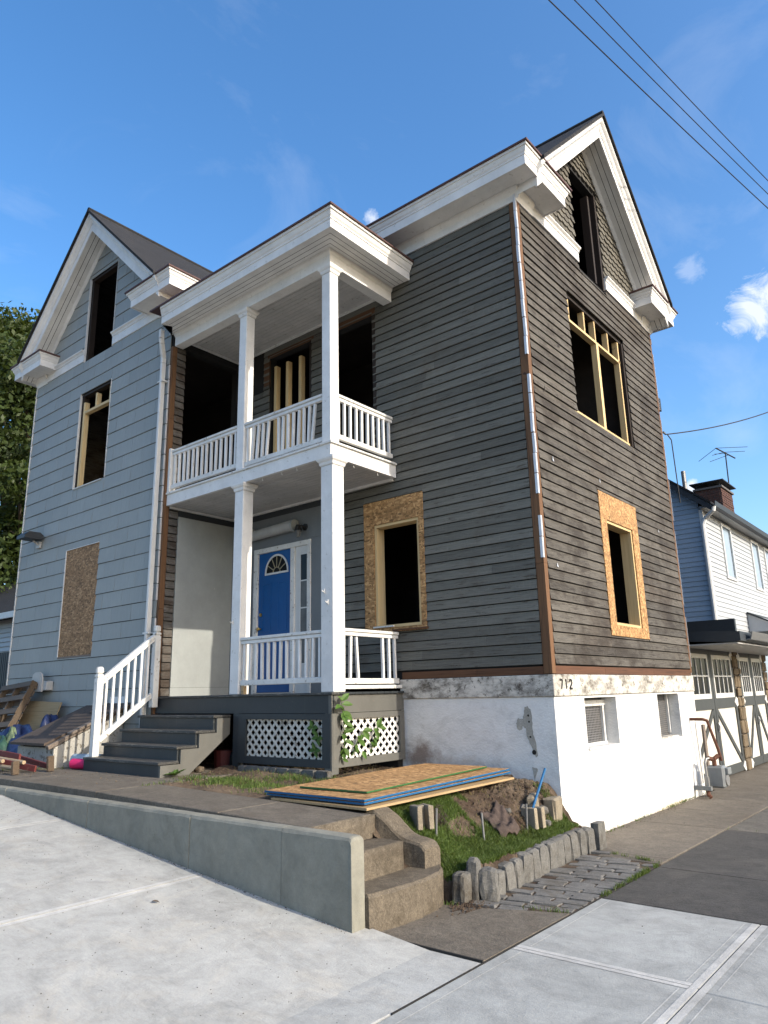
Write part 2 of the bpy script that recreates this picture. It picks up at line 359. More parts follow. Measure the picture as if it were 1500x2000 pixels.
def lath():
    t = NT('wire_glass_mesh'); x = t.xyz()
    wob = t.math('MULTIPLY', t.noise(30, None, 2), .35)
    a = t.math('FRACT', t.math('ADD', t.math('MULTIPLY', x[1], 22), wob)); b = t.math('FRACT', t.math('ADD', t.math('MULTIPLY', x[2], 33), wob))
    f = t.math('MULTIPLY', t.ramp(a, [(.68, 1), (.8, 0)]), t.ramp(b, [(.22, 0), (.34, 1)]))
    col = t.mix(f, (.15, .15, .15), (.01, .01, .012)); col = t.mix(t.ramp(t.noise(5, None, 5), [(.4, 0), (.8, .6)]), col, (.12, .11, .1))
    t.bump(f, .4, .004); return t.done(col, .5)
M['lath'] = lath()
def vinyl_rows(): pass

# ---------------------------------------------------------------- mesh helpers
OFF = {}
class MB:
    def __init__(s): s.v = []; s.f = []
    def add(s, vs, fs):
        b = len(s.v); s.v += [tuple(p) for p in vs]; s.f += [tuple(i+b for i in q) for q in fs]; return s
    def box(s, x0, x1, y0, y1, z0, z1, c=.0):
        return s.obox(((x0+x1)/2, (y0+y1)/2, (z0+z1)/2), (1, 0, 0), (0, 1, 0), (0, 0, 1), (abs(x1-x0)/2, abs(y1-y0)/2, abs(z1-z0)/2), c)
    def obox(s, ce, ax, ay, az, h, c=.0):
        ce = Vector(ce); A = [Vector(a).normalized() for a in (ax, ay, az)]
        if c <= 0:
            vs = [ce + A[0]*h[0]*i + A[1]*h[1]*j + A[2]*h[2]*k for i in (-1, 1) for j in (-1, 1) for k in (-1, 1)]
            return s.add(vs, [(0, 1, 3, 2), (4, 6, 7, 5), (0, 4, 5, 1), (2, 3, 7, 6), (0, 2, 6, 4), (1, 5, 7, 3)])
        c = min(c, .45*min(h)*2/2)
        vs = []; idx = {}
        for i in (-1, 1):
            for j in (-1, 1):
                for k in (-1, 1):
                    for a in range(3):
                        d = [h[0]-c, h[1]-c, h[2]-c]; d[a] = h[a]
                        idx[(i, j, k, a)] = len(vs); vs.append(ce + A[0]*d[0]*i + A[1]*d[1]*j + A[2]*d[2]*k)
        fs = []
        for sgn in (-1, 1):
            for a in range(3):
                q = []
                for (u, w) in ((-1, -1), (1, -1), (1, 1), (-1, 1)):
                    key = [0, 0, 0]; key[a] = sgn; key[(a+1) % 3] = u; key[(a+2) % 3] = w
                    q.append(idx[(*key, a)])
                fs.append(q)
        for a in range(3):
            b, d = (a+1) % 3, (a+2) % 3
            for u in (-1, 1):
                for w in (-1, 1):
                    k1 = [0, 0, 0]; k1[b] = u; k1[d] = w; k2 = list(k1); k1[a] = -1; k2[a] = 1
                    fs.append((idx[(*k1, b)], idx[(*k2, b)], idx[(*k2, d)], idx[(*k1, d)]))
        for i in (-1, 1):
            for j in (-1, 1):
                for k in (-1, 1): fs.append(tuple(idx[(i, j, k, a)] for a in range(3)))
        return s.add(vs, fs)
    def beam(s, p, q, w, h, up=(0, 0, 1), c=.0):
        p = Vector(p); q = Vector(q); d = (q-p); L = d.length; d.normalize(); up = Vector(up)
        sd_ = d.cross(up)
        if sd_.length < 1e-5: sd_ = d.cross(Vector((1, 0, 0)))
        sd_.normalize(); u2 = sd_.cross(d)
        return s.obox((p+q)/2, d, sd_, u2, (L/2, w/2, h/2), c)
    def tube(s, pts, r, n=8, caps=True):
        pts = [Vector(p) for p in pts]; rs = r if hasattr(r, '__len__') else [r]*len(pts)
        t0 = (pts[1]-pts[0]).normalized(); nn = t0.orthogonal().normalized(); rings = []; b = len(s.v)
        for i, p in enumerate(pts):
            t = ((pts[min(i+1, len(pts)-1)]-p).normalized() + (p-pts[max(i-1, 0)]).normalized())
            if t.length < 1e-6: t = t0
            t.normalize(); nn = (nn - t*nn.dot(t)).normalized(); bb = t.cross(nn)
            s.v += [tuple(p + (nn*math.cos(2*math.pi*k/n) + bb*math.sin(2*math.pi*k/n))*rs[i]) for k in range(n)]
        for i in range(len(pts)-1):
            for k in range(n):
                s.f.append((b+i*n+k, b+i*n+(k+1) % n, b+(i+1)*n+(k+1) % n, b+(i+1)*n+k))
        if caps:
            s.f.append(tuple(b+k for k in reversed(range(n)))); s.f.append(tuple(b+(len(pts)-1)*n+k for k in range(n)))
        return s
    def prism(s, poly, fn, a0, a1):
        """poly: 2D points; fn(p, a) -> 3D"""
        n = len(poly)
        vs = [fn(p, a0) for p in poly] + [fn(p, a1) for p in poly]
        return s.add(vs, [tuple(range(n))[::-1], tuple(range(n, 2*n))] + [(i, (i+1) % n, n+(i+1) % n, n+i) for i in range(n)])
    def sweep(s, prof, path, caps=True):
        """prof: closed list of (out, z); path: xy points, out lies to the right of travel; mitred"""
        P = [Vector((p[0], p[1])) for p in path]; n = len(prof); b = len(s.v)
        for i, p in enumerate(P):
            d0 = (P[i]-P[i-1]).normalized() if i > 0 else None; d1 = (P[i+1]-P[i]).normalized() if i < len(P)-1 else None
            n0 = Vector((d0.y, -d0.x)) if d0 else None; n1 = Vector((d1.y, -d1.x)) if d1 else None
            if n0 is None: m = n1
            elif n1 is None: m = n0
            else: m = (n0+n1); m = m/(m.dot(n0)) if m.length > 1e-6 else n0
            s.v += [(p.x+m.x*o, p.y+m.y*o, z) for o, z in prof]
        for i in range(len(P)-1):
            for k in range(n): s.f.append((b+i*n+k, b+i*n+(k+1) % n, b+(i+1)*n+(k+1) % n, b+(i+1)*n+k))
        if caps:
            s.f.append(tuple(b+k for k in range(n))); s.f.append(tuple(b+(len(P)-1)*n+k for k in reversed(range(n))))
        return s
    def ball(s, c, rx, ry, rz, n=10, m=7):
        vs = [(c[0], c[1], c[2]-rz)]
        for j in range(1, m):
            a = math.pi*j/m
            for i in range(n): vs.append((c[0]+rx*math.sin(a)*math.cos(2*math.pi*i/n), c[1]+ry*math.sin(a)*math.sin(2*math.pi*i/n), c[2]-rz*math.cos(a)))
        vs.append((c[0], c[1], c[2]+rz)); fs = []
        for i in range(n):
            fs.append((0, 1+(i+1) % n, 1+i)); fs.append((len(vs)-1, 1+(m-2)*n+i, 1+(m-2)*n+(i+1) % n))
            for j in range(m-2): fs.append((1+j*n+i, 1+j*n+(i+1) % n, 1+(j+1)*n+(i+1) % n, 1+(j+1)*n+i))
        return s.add(vs, fs)
    def jitter(s, a):
        s.v = [(x+random.uniform(-a, a), y+random.uniform(-a, a), z+random.uniform(-a, a)) for x, y, z in s.v]; return s
    def build(s, name, mat, parent=None, smooth=False, mats=None, label=None, kind=None, fix=True):
        o = OFF.get(parent.name, Vector((0, 0, 0))) if parent else Vector((0, 0, 0))
        me = bpy.data.meshes.new(name); me.from_pydata([(x-o.x, y-o.y, z-o.z) for x, y, z in s.v], [], s.f)
        if fix and len(s.f) < 60000:
            bm = bmesh.new(); bm.from_mesh(me); bmesh.ops.recalc_face_normals(bm, faces=bm.faces); bm.to_mesh(me); bm.free()
        me.materials.append(M[mat] if isinstance(mat, str) else mat)
        if smooth: me.polygons.foreach_set('use_smooth', [True]*len(me.polygons))
        ob = bpy.data.objects.new(name, me); COL.objects.link(ob)
        if parent: ob.parent = parent; OFF[ob.name] = o
        if label: ob['label'] = label
        if kind: ob['kind'] = kind
        return ob
def thing(name, loc, label, cat, group=None):
    o = bpy.data.objects.new(name, None); COL.objects.link(o); o.location = loc; o.empty_display_size = .2
    o['label'] = label; o['category'] = cat
    if group: o['group'] = group
    OFF[o.name] = Vector(loc); return o
def solo(mb, name, mat, label, cat, group=None, smooth=False):
    o = mb.build(name, mat, None, smooth); o['label'] = label; o['category'] = cat
    if group: o['group'] = group
    return o
def struct(mb, name, mat, smooth=False, kind='structure', **k):
    o = mb.build(name, mat, None, smooth, **k); o['kind'] = kind; return o
def B(*a, c=.0): return MB().box(*a, c=c)
def rect_minus(r, holes):
    """(u0,u1,v0,v1) minus holes -> list of rects; side pieces keep full height"""
    out = [r]
    for h in holes:
        nxt = []
        for (a, b, c, d) in out:
            if h[0] >= b-1e-4 or h[1] <= a+1e-4 or h[2] >= d-1e-4 or h[3] <= c+1e-4: nxt.append((a, b, c, d)); continue
            if h[0] > a: nxt.append((a, h[0], c, d))
            if h[1] < b: nxt.append((h[1], b, c, d))
            m0, m1 = max(a, h[0]), min(b, h[1])
            if h[2] > c: nxt.append((m0, m1, c, h[2]))
            if h[3] < d: nxt.append((m0, m1, h[3], d))
        out = nxt
    return [q for q in out if q[1]-q[0] > .004 and q[3]-q[2] > .004]
def clip(poly, a, b, c):
    """keep a*u+b*v<=c"""
    out = []
    for i in range(len(poly)):
        p, q = poly[i], poly[(i+1) % len(poly)]; fp = a*p[0]+b*p[1]-c; fq = a*q[0]+b*q[1]-c
        if fp <= 0: out.append(p)
        if (fp < 0 < fq) or (fq < 0 < fp):
            t = fp/(fp-fq); out.append((p[0]+(q[0]-p[0])*t, p[1]+(q[1]-p[1])*t))
    return out
def slab(mb, poly, fn, z0, z1, tb, tt, d0=0.):
    """convex outline poly on a wall; thickness tb at height z0 going to tt at z1; fn(u,z,d)->3D"""
    n = len(poly)
    th = lambda z: tb + (tt-tb)*max(0, min(1, (z-z0)/(z1-z0)))
    vs = [fn(u, z, d0) for u, z in poly] + [fn(u, z, d0+th(z)) for u, z in poly]
    mb.add(vs, [tuple(range(n))[::-1], tuple(range(n, 2*n))] + [(i, (i+1) % n, n+(i+1) % n, n+i) for i in range(n)])
FRONT = lambda y0: (lambda u, z, d: (u, y0-d, z))      # faces -y
SIDE = lambda x0: (lambda u, z, d: (x0+d, u, z))       # faces +x
def U(a, b): return random.uniform(a, b)
def wall_boxes(fn, rect, holes, t):
    mb = MB()
    for (a, b, c, d) in rect_minus(rect, holes):
        slab(mb, [(a, c), (b, c), (b, d), (a, d)], fn, c, d, t, t, -t)
    return mb
# ================================================================ THE HOUSE
XW, YW, XL, W = -5.88, -1.42, -10.86, 5.09     # wing right wall, wing front wall, wing left wall, gable depth
ZS, ZT = .36, 6.6
RIDGE, SL = 9.52, .974
house = thing('house', (-4.2, 1.5, -1.6), 'large two-storey house, half dark bare clapboard and half blue-grey shingles, with white two-tier porch', 'house')
# ---- openings (u0,u1,z0,z1)
F_WIN = (-2.645, -1.835, .96, 2.45); F_DOOR = (-5.27, -3.93, .10, 2.45)
F_UP = (-3.5, -2.61, 3.34, 5.86); F_STUD = (-5.0, -3.95, 3.55, 5.9)
G_WIN = (2.03, 3.0, .93, 2.44); G_UP = (1.39, 3.57, 3.94, 5.86); G_ATT = (1.98, 3.02, 6.57, 8.44)
S_OPEN = (-1.14, -.02, 3.34, 5.95)
L_UP = (-8.92, -7.80, 3.97, 5.9); L_OSB = (-8.93, -7.79, .83, 2.77); L_ATT = (-8.92, -7.88, 6.59, 8.44)
# ---- wall cores (sheathing under tar paper) with real openings
wf = wall_boxes(FRONT(.02), (XW, -.02, .25, 6.8), [F_WIN, F_DOOR, F_UP, F_STUD], .14).build('front_wall', 'tar', house)
wg = wall_boxes(SIDE(-.02), (0.02, W-.02, .25, 6.57), [G_WIN, G_UP], .14)
for pl in ([(.02, 6.57), (1.98, 6.57), (1.98, 8.9), (1.75, 8.67), (.02, 6.9)], [(3.02, 6.57), (W-.02, 6.57), (W-.02, 6.9), (3.02, 8.97)], [(1.98, 8.44), (3.02, 8.44), (3.02, 8.97), (2.545, 9.42), (1.98, 8.85)]):
    slab(wg, pl, SIDE(-.02), 6, 9, .14, .14, -.14)
wg = wg.build('gable_wall', 'tar', house)
wl = wall_boxes(FRONT(YW+.02), (XL, XW, -.85, 6.59), [L_UP], .14)
cx = (XL+XW)/2
for pl in ([(XL, 6.59), (-8.92, 6.59), (-8.92, 8.8), (XL, 6.9)], [(-7.88, 6.59), (XW, 6.59), (XW, 6.9), (-7.88, 8.9)], [(-8.92, 8.44), (-7.88, 8.44), (-7.88, 8.9), (cx, 9.42), (-8.92, 8.8)]):
    slab(wl, pl, FRONT(YW+.02), 6, 9, .14, .14, -.14)
wl = wl.build('wing_front_wall', 'tar', house)
ws = wall_boxes(SIDE(XW-.02), (YW+.17, .14, -.6, 6.8), [S_OPEN], .14).build('wing_side_wall', 'tar', house)
bw = MB().box(XL, XL+.14, YW+.17, 7, -1.6, 6.9).box(XL+.15, -.17, W-.14, W, -1.6, 6.9)
bw.build('rear_wall', 'clap_dark', house)
# ---- inside: floors, and unseen partitions added to stop sky showing through the openings
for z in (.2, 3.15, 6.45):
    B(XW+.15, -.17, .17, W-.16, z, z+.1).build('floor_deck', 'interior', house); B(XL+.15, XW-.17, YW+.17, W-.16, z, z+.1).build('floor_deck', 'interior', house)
def partition(*a): B(*a).build('added_partition', 'interior', house)
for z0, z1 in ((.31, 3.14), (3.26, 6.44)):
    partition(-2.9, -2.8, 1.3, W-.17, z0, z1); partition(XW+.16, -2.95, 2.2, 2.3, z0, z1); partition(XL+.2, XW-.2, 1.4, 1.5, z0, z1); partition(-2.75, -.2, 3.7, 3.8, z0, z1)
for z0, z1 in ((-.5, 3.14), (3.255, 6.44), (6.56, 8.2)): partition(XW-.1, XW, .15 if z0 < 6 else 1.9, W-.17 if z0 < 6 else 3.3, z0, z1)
for z in (3.16, 6.46): partition(XW-.169, XW+.149, .15, W-.17, z, z+.08)  # strips added to close the floor gap where sky leaked in
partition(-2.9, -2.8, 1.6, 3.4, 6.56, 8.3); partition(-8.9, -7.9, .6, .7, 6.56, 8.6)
# ---- clapboards
def boards(parent, fn, rng_u, z0, z1, holes, mat, e=.127, thick=.024, breaks=2.6, clipfn=None, name='clapboard', gap=.011):
    z = z0; row = 0
    while z < z1-.02:
        zt_ = min(z+e, z1)
        for (a, b, c, d) in rect_minus((rng_u[0], rng_u[1], z, zt_), holes):
            if d-c < .03: continue
            cuts = [a]; x = a + U(.8, breaks)
            while x < b-.5: cuts.append(x); x += U(1.2, breaks)
            cuts.append(b)
            for i in range(len(cuts)-1):
                u0, u1 = cuts[i]+(.0015 if i else 0), cuts[i+1]
                t = thick*U(.85, 1.15); dz0, dz1 = U(-.002, .002), U(-.002, .002)
                mb = MB()
                poly = [(u0, c+gap+dz0), (u1, c+gap+dz1), (u1, d-.001), (u0, d-.001)]
                if d-c-gap < .012: continue
                slab(mb, poly, fn, c, d, t, .006)
                mb.build(name, mat, parent)
        z += e; row += 1
def gh(h, m=.0): return (h[0]-m, h[1]+m, h[2]-m, h[3]+m)
F_OSB = (-2.835, -1.75, .9, 2.8); G_OSB = (1.81, 3.24, .78, 2.84)
boards(wf, FRONT(.0), (XW+.03, -.105), ZS, ZT-.02, [F_OSB, (XW, -3.42, -1, 3.1), F_UP, F_STUD, (-5.9, -5.15, 5.3, 7)], 'clap_front')
boards(wg, SIDE(.0), (.085, W-.06), ZS, ZT-.02, [G_OSB, G_UP, (1.98, 3.02, 6.5, 7)], 'clap_gable')
boards(ws, SIDE(XW), (-1.33, -1.16), .1, 5.92, [], 'clap_dark', thick=.03, gap=.013)
# ---- scale shingles in the gable
def scales():
    e, w = .118, .165; z = 6.84; r = 0
    zr = lambda y: RIDGE-.36-SL*abs(y-W/2)
    while z < 9.2:
        y = .1 + (w/2 if r % 2 else 0)
        while y < W:
            c = y
            if zr(c) > z+.02 and not (1.98-.03 < c-.04 and c+.04 < 3.02+.03 and z < 8.4):
                p = [(c-w/2+.003, z+e*1.15), (c-w/2+.003, z+.045), (c-w/4, z+.0), (c+w/4, z+.0), (c+w/2-.003, z+.045), (c+w/2-.003, z+e*1.15)]
                if z < 8.44:
                    if c < 2.5: p = clip(p, 1, 0, 1.975)
                    else: p = clip(p, -1, 0, -3.025)
                p = clip(clip(p, SL, 1, RIDGE-.3+SL*W/2), -SL, 1, RIDGE-.3-SL*W/2)
                if len(p) > 2:
                    mb = MB(); slab(mb, p, SIDE(-.012), z, z+e*1.15, .03*U(.8, 1.2), .006); mb.build('scale_shingle', 'scale', wg)
            y += w
        z += e; r += 1
scales()
# ---- blue-grey shingles on the wing
def blue():
    e, w = .267, .61; z = .77-e*5; r = 0
    while z < 9.1:
        u = XL-.02 - (0 if r % 2 else w/2) + U(-.03, .03)
        while u < XW:
            for (a, b, c, d) in rect_minus((max(u, XL-.012), min(u+w, XW-.045), z+.008, z+e), [L_UP, L_OSB, L_ATT, (XL-1, XW+1, 6.62, 6.84)]):
                p = [(a+.0028, c+U(-.002, .003)), (b-.0028, c+U(-.002, .003)), (b-.0028, d), (a+.0028, d)]
                if z > 6.3:
                    p = clip(clip(p, SL, 1, RIDGE-.3+SL*cx), -SL, 1, RIDGE-.3-SL*cx)
                if len(p) > 2:
                    mb = MB(); slab(mb, p, FRONT(YW), z, z+e, .018*U(.9, 1.2), .006); mb.build('siding_shingle', 'blue', wl)
            u += w
        z += e; r += 1
blue()
# thin edge trim of the wing
B(XL-.02, XL-.005, YW-.03, YW+.1, -.6, 6.6).build('corner_trim', 'white', house)
# ---- corner boards laid bare, with the old white metal strips still nailed on
def corner_boards():
    z = .26
    while z < ZT:
        z1 = min(ZT, z+U(1.3, 2.6))
        B(-.098, -.003, -.012, .03, z, z1-.004).build('corner_board', 'bare_z', house)
        B(-.02, .013, -.0145, .076, z, z1-.003).build('corner_board', 'bare_z', house); z = z1
    z = 1.62; k = 0
    sh = {0: .0}
    while z < 6.5:
        if k not in (2, 9):
            y = -.012+U(-.012, .012) if k < 12 else -.035+U(-.01, .01)
            a = U(-.012, .012)
            mb = MB(); mb.obox((.0185, y, z+.13), (1, 0, 0), (0, 1, a*3), (0, -a*3, 1), (.004, .017, .128)); mb.obox((.004, y-.016, z+.13), (1, 0, 0), (0, 1, a*3), (0, -a*3, 1), (.016, .003, .128))
            mb.build('corner_strip', 'flash', house)
        z += .267; k += 1
    z = .3
    while z < ZT:                              # rear corner of the gable
        z1 = min(ZT, z+U(.8, 1.6)); B(-.03, .014, W-.055, W+.004, z, z1-.003).build('corner_board', 'bare_z', house)
        B(-.04, .02+U(0, .01), W+.004, W+.012, z+.1, z1-.1).build('corner_strip', 'flash', house); z = z1
    z = -.2
    while z < 5.9:                             # wing corner beside the porch
        z1 = min(5.9, z+U(1., 2.2))
        B(XW-.03, XW+.018, YW-.006, YW+.085, z, z1-.004).build('corner_board', 'bare_z', house); z = z1
    z = .5
    while z < 5.7:
        if random.random() < .75: B(XW-.042, XW-.028, YW-.03, YW-.004, z, z+.25).build('corner_strip', 'flash', house)
        z += .267
corner_boards()
# ---- bare sill boards and the dirty band under them
x = -2.2
for x1 in (-1.02, -.1): B(x, x1-.004, -.012, .03, .255, .345).build('sill_board', 'bare_x', house); x = x1
y = .08
for y1 in (1.5, 3.3, W-.05): B(-.03, .012, y, y1-.004, .255, .35).build('sill_board', 'bare_y', house); y = y1
B(-2.24, .025, -.022, .2, .0, .25, c=.008).build('concrete_band', 'band', house)
B(-.2, .024, .205, W+.01, .0, .25, c=.008).build('concrete_band', 'band', house)
# ---- white basement walls
BW1, BW2 = (.8, 1.78, -.645, -.03), (3.34, 4.29, -.68, -.025)
B(-2.24, -.002, .0, .3, -1.8, -.003).build('foundation_wall', 'stucco', house)
fw2 = wall_boxes(SIDE(.0), (.002, W, -1.8, -.003), [BW1, BW2], .32).build('foundation_wall', 'stucco', house)
for i, (a, b, c, d) in enumerate((BW1, BW2)):
    win = B(-.24, -.2, a, b, c, d).build('basement_window', 'lath', house, label='mesh-covered basement window' if i == 0 else 'mesh-covered basement window nearer the gas meter')
    fr = MB()
    for q in ((a, b, d-.11, d-.04), (a, b, c, c+.05), (b-.09, b-.04, c+.052, d-.112)) if i == 0 else ((b-.06, b-.03, c+.06, d),):
        fr.box(-.198, -.16, q[0]+.002, q[1]-.002, q[2], q[3])
    fr.build('window_frame', 'white_worn', win)
    B(-.2, .02 if i == 0 else -.05, a+.002, b-.002, c+.001, c+.022).build('sill', 'band' if i else 'stucco', win)
pm = MB(); pts = []
outl = [(-.40, -.12), (-.33, -.09), (-.30, -.2), (-.285, -.36), (-.27, -.52), (-.275, -.62), (-.24, -.70), (-.30, -.69), (-.335, -.56), (-.36, -.45), (-.40, -.36), (-.45, -.32), (-.52, -.36), (-.5, -.26), (-.44, -.22)]
def ragged(o, a, n=4):
    r = []
    for (p, q) in zip(o, o[1:]+o[:1]):
        for k in range(n): t = k/n; r.append((p[0]+(q[0]-p[0])*t+(U(-a, a) if k else 0), p[1]+(q[1]-p[1])*t+(U(-a, a) if k else 0)))
    return r
outl = ragged([(-.39, -.12), (-.35, -.1), (-.31, -.15), (-.295, -.3), (-.30, -.42), (-.265, -.55), (-.255, -.66), (-.285, -.67), (-.32, -.58), (-.375, -.46), (-.385, -.36), (-.43, -.33), (-.455, -.38), (-.50, -.37), (-.515, -.3), (-.475, -.24), (-.42, -.25), (-.40, -.19)], .008)
pm.prism(outl, lambda p, a: (p[0], a, p[1]), -.0035, .01); pm.prism(ragged([(-.34, -.78), (-.27, -.8), (-.3, -.88), (-.32, -.93), (-.33, -.86)], .005), lambda p, a: (p[0], a, p[1]), -.0035, .01)
pm.build('mortar_patch', 'patch', house, label='bare grey mortar where white paint has come off')
for (hx, hz, r) in ((-.345, -.21, .013), (-.34, -.28, .012), (-.335, -.45, .012), (-.3, -.62, .028)):
    MB().tube([(hx, -.0055, hz), (hx, .02, hz)], r, 10).build('drill_hole', 'black', house)
# ---- house number, brushed on the band
def number():
    strokes = {'7': [[(-.4, .9), (.4, .9), (-.05, -.9)]], '1': [[(-.2, .7), (.05, .95), (.05, -.9)]],
               '2': [[(-.4, .55), (-.2, .9), (.2, .9), (.4, .5), (.3, .1), (-.1, -.4), (-.4, -.85), (.45, -.85)]]}
    for i, ch in enumerate('712'):
        mb = MB(); cy = .16+i*.125; cz = .135
        for st in strokes[ch]:
            P = [(cy+x*.085, cz+z*.058) for x, z in st]
            for a, b in zip(P, P[1:]):
                mb.beam((.0285, *a), (.0285, *b), .024, .004, up=(1, 0, 0))
        mb.build('house_number_digit', 'digit', house, label='digit %s painted on the concrete band' % ch)
number()
# ---- OSB window surrounds with new framing inside
def osb_frame(outer, inner, fn, mat='osb', axis='x'):
    a, b, c, d = outer; e, f, g, h = inner
    tb = MB()
    for q in ((a, b, h, d), (a, e, c, h-.002), (f, b, c, h-.002)) + (((e+.001, f-.001, c, g),) if g-c > .03 else ()):
        mb = MB(); slab(mb, [(q[0], q[2]), (q[1], q[2]), (q[1], q[3]), (q[0], q[3])], fn, 0, 9, .014, .014, .012); mb.build('osb_board', mat, house)
osb_frame(F_OSB, F_WIN, FRONT(0)); osb_frame(G_OSB, G_WIN, SIDE(0))
def jambs(inner, fn, dep, w=.04):
    a, b, c, d = inner
    for q in ((a+.001, a+w, c+.041, d-.041), (b-w, b-.001, c+.041, d-.041), (a+.001, b-.001, d-.04, d-.001), (a+.001, b-.001, c+.001, c+.04)):
        mb = MB(); slab(mb, [(q[0], q[2]), (q[1], q[2]), (q[1], q[3]), (q[0], q[3])], fn, 0, 9, dep, dep, -dep+.008); mb.build('jamb', 'lumber_z' if q[3]-q[2] > .3 else ('lumber_x' if fn(1, 0, 0)[0] == 1 else 'lumber_y'), house)
jambs(F_WIN, FRONT(0), .17); jambs(G_WIN, SIDE(0), .17)
B(-2.66, -2.3, -.06, -.028, .965, .985).build('shim_board', 'white_worn', house); B(-2.3, -1.72, -.075, -.027, .905, .925).build('sill_remnant', 'bare_x', house)
# framing in the upper gable opening
def gable_studs():
    a, b, c, d = G_UP
    B(-.13, -.04, a+.02, b-.1, 5.42, 5.46).build('header', 'lumber_y', house)
    B(-.13, -.04, a+.02, b-.06, c+.01, c+.05).build('sill_plate', 'lumber_y', house)
    for y0, w, z0, z1 in ((2.48, .085, c+.051, 5.419), (b-.16, .045, c+.051, d-.02)): B(-.13, -.04, y0, y0+w, z0, z1).build('stud', 'lumber_z', house)
    for y0 in (1.5, 2.06, 2.46, 2.98): B(-.13, -.04, y0, y0+.04, 5.461, d-.05).build('cripple_stud', 'lumber_z', house)
    B(-.12, -.03, a+.002, b-.002, d-.05, d-.001).build('old_header', 'dark_wood', house); B(-.1, -.005, b-.055, b-.001, c, d-.051).build('old_jamb', 'dark_wood', house)
gable_studs()
B(-.16, -.03, 2.72, 2.78, 6.62, 8.3).build('attic_post', 'dark_wood', house); B(-.12, -.004, 2.96, 3.018, 6.575, 8.43).build('old_jamb', 'dark_wood', house)
# studs and old wood in the porch wall opening
for x in (-4.92, -4.62, -4.3): B(x, x+.06, .03, .12, 3.45, 5.72).build('stud', 'lumber_z', house)
B(-5.05, -3.9, -.014, .02, 5.9, 5.98).build('bare_strip', 'brown_x', house); B(-5.14, -5.0, -.016, .01, 5.35, 5.86).build('bare_strip', 'brown_x', house)
B(-3.5, -2.55, -.018, .02, 5.862, 6.0).build('old_header', 'brown_x', house); B(-2.612, -2.55, -.018, .02, 3.35, 5.86).build('old_jamb', 'dark_wood', house)
B(-4.0, -3.952, -.012, .02, 3.4, 5.89).build('old_jamb', 'dark_wood', house)
B(-5.02, -3.93, -.02, .1, 3.4, 3.52).build('bottom_plate', 'lumber_x', house)
# wing upper window framing
B(-8.86, -8.80, YW+.03, YW+.12, 4.0, 5.72).build('stud', 'lumber_z', house)
B(-8.80, -7.82, YW+.03, YW+.12, 5.48, 5.53).build('header', 'lumber_x', house)
for x in (-8.42, -7.92): B(x, x+.05, YW+.03, YW+.12, 5.531, 5.8).build('cripple_stud', 'lumber_z', house)
for h, nm in ((L_UP, 'casing_strip'), (L_ATT, 'casing_strip')):
    a, b, c, d = h
    B(a, b, YW+.02, YW+.13, d-.05, d-.001).build('old_header', 'dark_wood', house)
    B(a+.001, a+.06, YW+.03, YW+.14, c, d-.051).build('old_jamb', 'dark_wood', house)
    B(a-.012, a-.001, YW-.022, YW+.02, c, d).build(nm, 'white', house); B(b+.001, b+.01, YW-.022, YW+.02, c, d).build(nm, 'white', house)
B(L_UP[0], L_UP[1]-.1, YW-.03, YW+.02, L_UP[2]-.02, L_UP[2]-.002).build('sill_remnant', 'white_worn', house)
# boarded wing window
a, b, c, d = L_OSB
mb = MB(); slab(mb, [(a, c), (b, c), (b, d), (a, d)], FRONT(YW), c, d, .014, .014, .001); mb.build('window_board', 'osb_dark', house, label='weathered osb board over the wing window')
B(a-.014, a-.001, YW-.03, YW, c, d+.01).build('casing_strip', 'white', house); B(a, b, YW-.03, YW-.016, d, d+.01).build('casing_strip', 'white', house)
B(a, b, YW-.025, YW-.002, c-.03, c-.002).build('sill_remnant', 'old_wood', house)
# ---- cornices
def crown(z0, z1, o0, o1):
    h = z1-z0; w = o1-o0
    return [(o0, z0), (o0+w*.12, z0+h*.02), (o0+w*.16, z0+h*.18), (o0+w*.42, z0+h*.34), (o0+w*.62, z0+h*.58), (o0+w*.72, z0+h*.72), (o1-.002, z0+h*.74), (o1, z1)]
CORN = [(.0, 6.80), (.345, 6.80), (.345, 6.785), (.365, 6.785), (.365, 6.925)] + crown(6.925, 7.06, .367, .43) + [(.0, 7.075)]
paths = {'f': [(XW+.05, 0), (0, 0), (0, .45), (-.3, .45)], 'r': [(-.3, 4.64), (0, 4.64), (0, W), (-6, W)],
         'wl': [(XL, 5), (XL, YW), (-10.43, YW), (-10.43, YW+.3)], 'wr': [(-6.33, YW+.3), (-6.33, YW), (XW, YW), (XW, -.35)]}
for k, p in paths.items():
    co = MB().sweep(CORN, p).build('cornice', 'white', house)
    MB().sweep([(.02, 7.078), (.436, 7.062), (.452, 7.058), (.452, 7.085), (.44, 7.095), (.02, 7.14)], p).build('flashing', 'copper_roof', co)
    MB().sweep([(-.01, 6.60), (.022, 6.60), (.03, 6.70), (.07, 6.765), (.075, 6.797), (-.01, 6.797)], p[:-1] if k in ('f', 'wl') else p[1:]).build('frieze', 'white', co)
# sloped caps on top of the returns
def cap(y0, y1, fn):
    mb = MB(); hh = .2
    mb.add([fn(y0-.38, .38, 7.085), fn(y1+.38, .38, 7.085), fn(y1+.1, .0, 7.085+hh), fn(y0-.1, .0, 7.085+hh), fn(y0-.38, 0, 7.085), fn(y1+.38, 0, 7.085)],
           [(0, 1, 2, 3), (0, 3, 4), (1, 5, 2), (0, 4, 5, 1), (2, 5, 4, 3)])
    mb.build('return_cap', 'white', house)
cap(4.64, W-.35, lambda u, d, z: (d, u, z)); cap(-10.43-.1, -10.43, lambda u, d, z: (u, YW-d, z)); cap(-6.33, -6.33+.12, lambda u, d, z: (u, YW-d, z))
